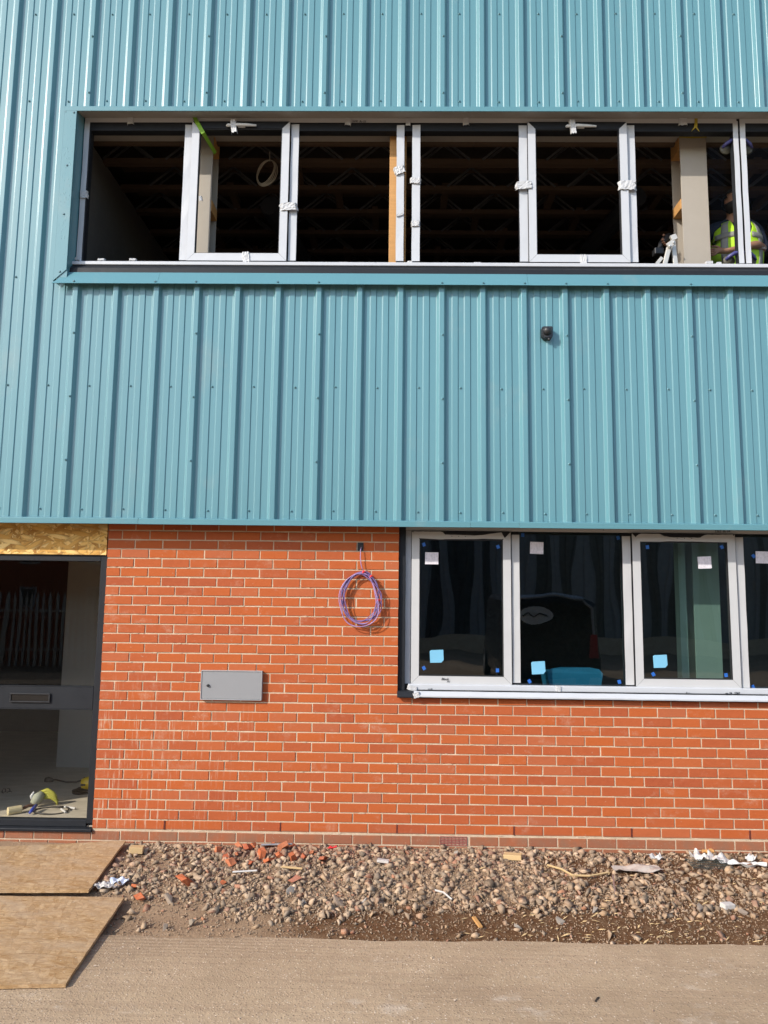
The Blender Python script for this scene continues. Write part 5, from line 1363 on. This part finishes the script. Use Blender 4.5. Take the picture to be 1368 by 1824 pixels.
for a in (20, 24):
    q = Vector(J[a][0]); mb = MB(); mb.hprism([(q.x-.05, q.y-.20), (q.x+.05, q.y-.20), (q.x+.052, q.y+.06), (q.x-.052, q.y+.06)], FZ2, FZ2+.10); pchild(mb.build('boot', 'sole', None, bevel=.02, seg=2))
# vest: open-fronted shell round the torso
def vest_ring(z, k=1.0):
    t = (z-4.72)/(5.27-4.72)
    rx = .185+.030*math.sin(math.pi*min(1, t*1.05))-.02*(t > .92); ry = .140+.012*math.sin(math.pi*t)
    return rx*k, ry*k
def vest_pt(a, z, k=1.0):
    rx, ry = vest_ring(z, k); t = (z-4.72)/.55
    sh = max(0, t-.80)/.20
    # above the arm pits the shell narrows into two shoulder straps
    x = rx*math.sin(a); y = -ry*math.cos(a)
    y *= 1-.22*sh; y += .01
    return Vector((PX+x, PY+y, z-.03*sh*abs(math.sin(a))))
def shell(a0, a1, z0, z1, k, name, m, na=14, nz=8, cut=None):
    v, f = [], []
    for i in range(na+1):
        for j in range(nz+1):
            z = z0+(z1-z0)*j/nz; a = a0+(a1-a0)*i/na
            if cut: a = cut(a, z, i/na)
            q = vest_pt(a, z, k); q.y += .004*fnoise(a*3+k*9, z*14); q.x += .004*fnoise(a*4, z*11+3); v.append(q)
    for i in range(na):
        for j in range(nz): f.append((i*(nz+1)+j, (i+1)*(nz+1)+j, (i+1)*(nz+1)+j+1, i*(nz+1)+j+1))
    mb = MB(); mb.add(v, f); o = mb.build(name, m, None, smooth=True, recalc=False); md = o.modifiers.new('thick', 'SOLIDIFY'); md.thickness = .004; return pchild(o)
def vcut(a, z, u):    # front opening widens to a V towards the neck
    g = .05+max(0, z-5.0)*1.9
    arm0 = 1.38 if z > 5.06 else math.pi
    s_ = 1 if a > 0 else -1
    lo = g; hi = arm0 if z > 5.06 else math.pi*.999
    uu = abs(a)/math.pi
    return s_*(lo+(hi-lo)*uu)
vest = shell(.001, math.pi, 4.72, 5.27, 1.09, 'vest', 'hivis', 16, 14, vcut)
shell(-.001, -math.pi, 4.72, 5.27, 1.09, 'vest', 'hivis', 16, 14, vcut)
shell(math.pi*.62, math.pi*1.38, 5.05, 5.27, 1.09, 'vest', 'hivis', 12, 6)
for s_ in (1, -1):
    shell(s_*.62, s_*.92, 4.73, 5.262, 1.115, 'reflective_band', 'reflect', 4, 14)
    shell(s_*.30, s_*1.22, 5.075, 5.125, 1.125, 'reflective_band', 'reflect', 8, 2)
# head details
hc = Vector(P(-.055, -.075, 5.445))
mb = MB(); mb.tube([hc+Vector((0, -.085, .035)), hc+Vector((0, -.108, .0)), hc+Vector((0, -.118, -.022)), hc+Vector((0, -.098, -.032))], [.008, .011, .016, .008], 8); pchild(mb.build('nose', 'skin', None, smooth=True))
for s_ in (-1, 1):
    mb = MB(); mb.lathe([(.004, 0), (.019, .006), (.026, .010), (.020, .016), (.006, .018)], hc+Vector((s_*.078, -.005, -.005)), 'X', 10); pchild(mb.build('ear', 'skin', None, smooth=True))
    mb = MB(); mb.lathe([(.003, -.010), (.010, -.006), (.012, 0), (.010, .005)], hc+Vector((s_*.033, -.088, .022)), 'Y', 10); pchild(mb.build('eye', 'hair', None, smooth=True))
    mb = MB(); mb.tube([hc+Vector((s_*.012, -.098, .042)), hc+Vector((s_*.034, -.096, .050)), hc+Vector((s_*.056, -.078, .042))], [.004, .006, .003], 6); pchild(mb.build('eyebrow', 'hair', None))
mb = MB(); mb.tube([hc+Vector((-.025, -.090, -.052)), hc+Vector((0, -.098, -.050)), hc+Vector((.025, -.090, -.052))], [.003, .006, .003], 6)
M['lip'] = plain('lips', (.22, .075, .06), .5); pchild(mb.build('mouth', 'lip', None))
def patch(name, m, cond, k, lump):
    """part of an ellipsoid round the head"""
    b = bmesh.new(); bmesh.ops.create_icosphere(b, subdivisions=4, radius=1)
    b.verts.ensure_lookup_table()
    bmesh.ops.delete(b, geom=[q for q in b.verts if not cond(q.co)], context='VERTS')
    for q in b.verts:
        n_ = 1+lump*fnoise(q.co.x*9, q.co.y*9, q.co.z*9)
        q.co = hc+Vector((q.co.x*.082*k*n_, q.co.y*.102*k*n_+.004, q.co.z*.118*k*n_-.0))
    me = bpy.data.meshes.new(name); b.to_mesh(me); b.free(); me.materials.append(M[m]); me.polygons.foreach_set('use_smooth', [True]*len(me.polygons))
    o = link(name, me); md = o.modifiers.new('thick', 'SOLIDIFY'); md.thickness = .006; return pchild(o)
patch('hair', 'hair', lambda c: c.z > .42-.9*max(0, c.y) - (.35 if abs(c.x) > .8 else 0), 1.06, .05)
patch('beard', 'hair', lambda c: c.z < -.22 and c.y < .25 and not (abs(c.x) < .30 and -.52 < c.z < -.36 and c.y < -.6), 1.03, .08)
# light lettering on the sleeve
M['thread'] = plain('pale_thread', (.22, .24, .28), .7)
q = at(1350, 446, Y=.46); mb = MB()
for k_ in range(5):
    x = q.x-.05+.024*k_; z = q.z+.004*(k_ % 2); mb.tube([(x+.009*math.cos(a), q.y-.052, z+.013*math.sin(a)) for a in np.linspace(.6*k_, .6*k_+4.6, 9)], .0018, 4)
pchild(mb.build('sleeve_lettering', 'thread', None))
tl = empty('cordless_tool', (rh.x, rh.y, rh.z)); tag(tl, 'black hand tool held beside the pale folding step', 'tool')
mb = MB(); mb.tube([Vector(rh)+Vector((-.06, -.03, -.11)), Vector(rh)+Vector((-.03, -.015, -.04)), Vector(rh)+Vector((.02, -.0, .02)), Vector(rh)+Vector((.06, .02, .05))], [.022, .026, .036, .030], 10); part(mb, 'tool_body', 'black', tl, smooth=True)
mb = MB(); mb.box(rh.x-.11, rh.x-.03, rh.y-.07, rh.y+.01, rh.z-.16, rh.z-.10); part(mb, 'battery', 'black', tl, bevel=.006)

# =================================================================== ACROSS THE YARD (seen only as reflections)
M['shed'] = m_cladding('grey_shed_cladding', (.21, .22, .235))
M['shed_dark'] = m_cladding('dark_shed_cladding', (.035, .038, .045))
sh = empty('opposite_shed', (14, -21, GZ)); tag(sh, 'grey ribbed steel shed across the yard, reflected in the ground floor panes', 'building')
mb = MB(); v, f = [], []; x = -1.0
prof_ = []
while x < 30: prof_ += [(x, 0), (x+.22, 0), (x+.27, .06), (x+.42, .06), (x+.47, 0)]; x += .5
for (x, h) in prof_: v += [(x, -21+h, GZ+.6), (x, -21+h, 5.2)]
f = [(2*i, 2*i+1, 2*i+3, 2*i+2) for i in range(len(prof_)-1)]
mb.add(v, f); mb.mi = [1 if (i//5) % 2 else 0 for i in range(len(f))]; part(mb, 'shed_cladding', ['shed', 'shed_dark'], sh, recalc=False)
mb = MB(); mb.box(-1, 30, -33, -21.03, GZ, 5.0); part(mb, 'shed_core', 'dark_wall', sh)
mb = MB(); mb.box(-1, 30, -21.029, -20.9, GZ, GZ+.6); part(mb, 'plinth', 'mortar', sh)
mb = MB(); mb.extr_x([(-33.3, 5.25), (-20.7, 5.25), (-20.7, 5.4), (-27, 6.2), (-33.3, 5.4)], -1.3, 30.3); part(mb, 'roof', 'shed', sh)
# dark panel van parked facing the windows
M['vanp'] = plain('black_van_paint', (.012, .013, .016), .25, spec=.6, var=.05); M['lampw'] = plain('lamp_lens', (.55, .55, .55), .2); M['decal'] = plain('pale_oval_decal', (.60, .60, .58), .5); M['redl'] = plain('red_lens', (.4, .02, .02), .3)
VX, VY = 5.55, -9.2
van = empty('parked_van', (VX, VY, GZ)); tag(van, 'dark panel van with a pale oval emblem, reflected in the second ground floor pane', 'van')
mb = MB(); secs = [(-.0, .50, 1.90, .90), (.06, .36, 2.0, .97), (.5, .34, 2.08, 1.0), (3.0, .34, 2.1, 1.0), (3.7, .34, 1.95, .97), (4.4, .36, 1.35, .95), (5.1, .40, 1.15, .90), (5.2, .5, .95, .82)]
v = []
for (dy, zb, zt, w) in secs:
    zb, zt = zb+GZ, zt+GZ
    v += [(VX-w*.96, VY-dy, zb), (VX+w*.96, VY-dy, zb), (VX+w, VY-dy, zb+.35), (VX+w*.98, VY-dy, (zb+zt)/2), (VX+w*.90, VY-dy, zt-.12), (VX+w*.74, VY-dy, zt), (VX-w*.74, VY-dy, zt), (VX-w*.90, VY-dy, zt-.12), (VX-w*.98, VY-dy, (zb+zt)/2), (VX-w, VY-dy, zb+.35)]
n = 10; f = [(i*n+j, i*n+(j+1) % n, (i+1)*n+(j+1) % n, (i+1)*n+j) for i in range(len(secs)-1) for j in range(n)]+[tuple(range(n-1, -1, -1)), tuple(range((len(secs)-1)*n, len(secs)*n))]
mb.add(v, f); part(mb, 'body', 'vanp', van, bevel=.02)
for sx in (-1, 1):
    for dy in (.9, 4.3):
        mb = MB(); mb.lathe([(.20, -.11), (.33, -.11), (.34, 0), (.33, .11), (.20, .11)], (VX+sx*.88, VY-dy, GZ+.34), 'X', 20); w_ = part(mb, 'wheel', 'rubber', van)
        mb = MB(); mb.lathe([(.05, .0), (.19, .02), (.20, .0)], (VX+sx*.995, VY-dy, GZ+.34), 'X', 16); part(mb, 'hubcap', 'galv', van)
    mb = MB(); mb.box(VX+sx*.86-.06, VX+sx*.86+.06, VY-.03, VY+.035, GZ+.75, GZ+1.25); part(mb, 'tail_light', 'redl', van, bevel=.015)
mb = MB(); mb.box(VX-.70, VX+.70, VY-.02, VY+.02, GZ+1.15, GZ+1.75); part(mb, 'rear_window', 'glass_thin', van, bevel=.02) if False else None
mb = MB(); v = [(VX-.30+.32*math.cos(a), VY+.012, GZ+1.62+.20*math.sin(a)) for a in np.linspace(0, 2*math.pi, 29)[:-1]]
mb.add(v+[(a, b_+.004, c) for a, b_, c in v], [tuple(range(27, -1, -1)), tuple(range(28, 56))]+[(i, (i+1) % 28, (i+1) % 28+28, i+28) for i in range(28)]); em = part(mb, 'oval_emblem', 'decal', van)
mb = MB(); mb.tube([(VX-.55, VY+.02, GZ+1.60), (VX-.42, VY+.02, GZ+1.68), (VX-.30, VY+.02, GZ+1.58), (VX-.20, VY+.02, GZ+1.66), (VX-.05, VY+.02, GZ+1.60)], .018, 6); part(mb, 'emblem_stroke', 'black', van)
mb = MB(); mb.tube([(VX-.88, VY+.0, GZ+1.0), (VX-.80, VY+.005, GZ+1.80), (VX-.66, VY+.005, GZ+1.99), (VX, VY+.01, GZ+2.03), (VX+.66, VY+.005, GZ+1.99), (VX+.80, VY+.005, GZ+1.80), (VX+.88, VY, GZ+1.0)], .022, 7); part(mb, 'door_seal', 'grey_edge', van)
# palisade fence and brick boundary wall, reflected in the door
fe = empty('palisade_fence', (-9, -13, GZ)); tag(fe, 'grey steel palisade fence across the yard, reflected in the door glass', 'fence')
mb = MB(); mb.box(-.035, .035, -.012, .012, 0, 1.75); mb.prism([(-.035, 1.75), (.035, 1.75), (0, 1.9)], -.012, .012); pale = mb.build('pale', 'galv', None); pm = pale.data; bpy.data.objects.remove(pale)
for i in range(64):
    o = link('pale', pm, fe); o.location = (-5.2+.165*i, .0, .1)
for z in (.5, 1.5): mb = MB(); mb.box(-5.4, 5.5, .013, .06, z, z+.05); o = mb.build('rail', 'galv', fe)
bw = MB(); bw.box(-16, -2, -14.3, -14.0, GZ, 1.1); bw.box(-16.05, -1.95, -14.35, -13.95, 1.1005, 1.16); o = bw.build('boundary_wall', 'brick'); recenter(o, (-9, -14, GZ)); tag(o, 'low orange brick boundary wall behind the palisade fence, reflected in the door', 'wall')

ho = empty('terraced_house', (-20, -45, GZ)); tag(ho, 'dark brick terraced house beyond the palisade fence, reflected in the door glass', 'house')
mb = MB(); mb.box(-48, -3, -54, -45, GZ, 5.4); part(mb, 'wall', 'brick', ho)
mb = MB(); mb.extr_x([(-54.4, 5.41), (-44.6, 5.41), (-49.5, 8.4)], -48.3, -2.7); part(mb, 'roof', 'dark_wall', ho)
for i in range(8):
    for z in (.9, 3.9):
        x = -44+5*i; mb = MB(); mb.box(x, x+1.3, -45.02, -44.94, z, z+1.4); part(mb, 'window', 'paper', ho)
        mb = MB(); mb.box(x+.1, x+1.2, -44.939, -44.93, z+.1, z+1.3); part(mb, 'pane', 'black', ho)
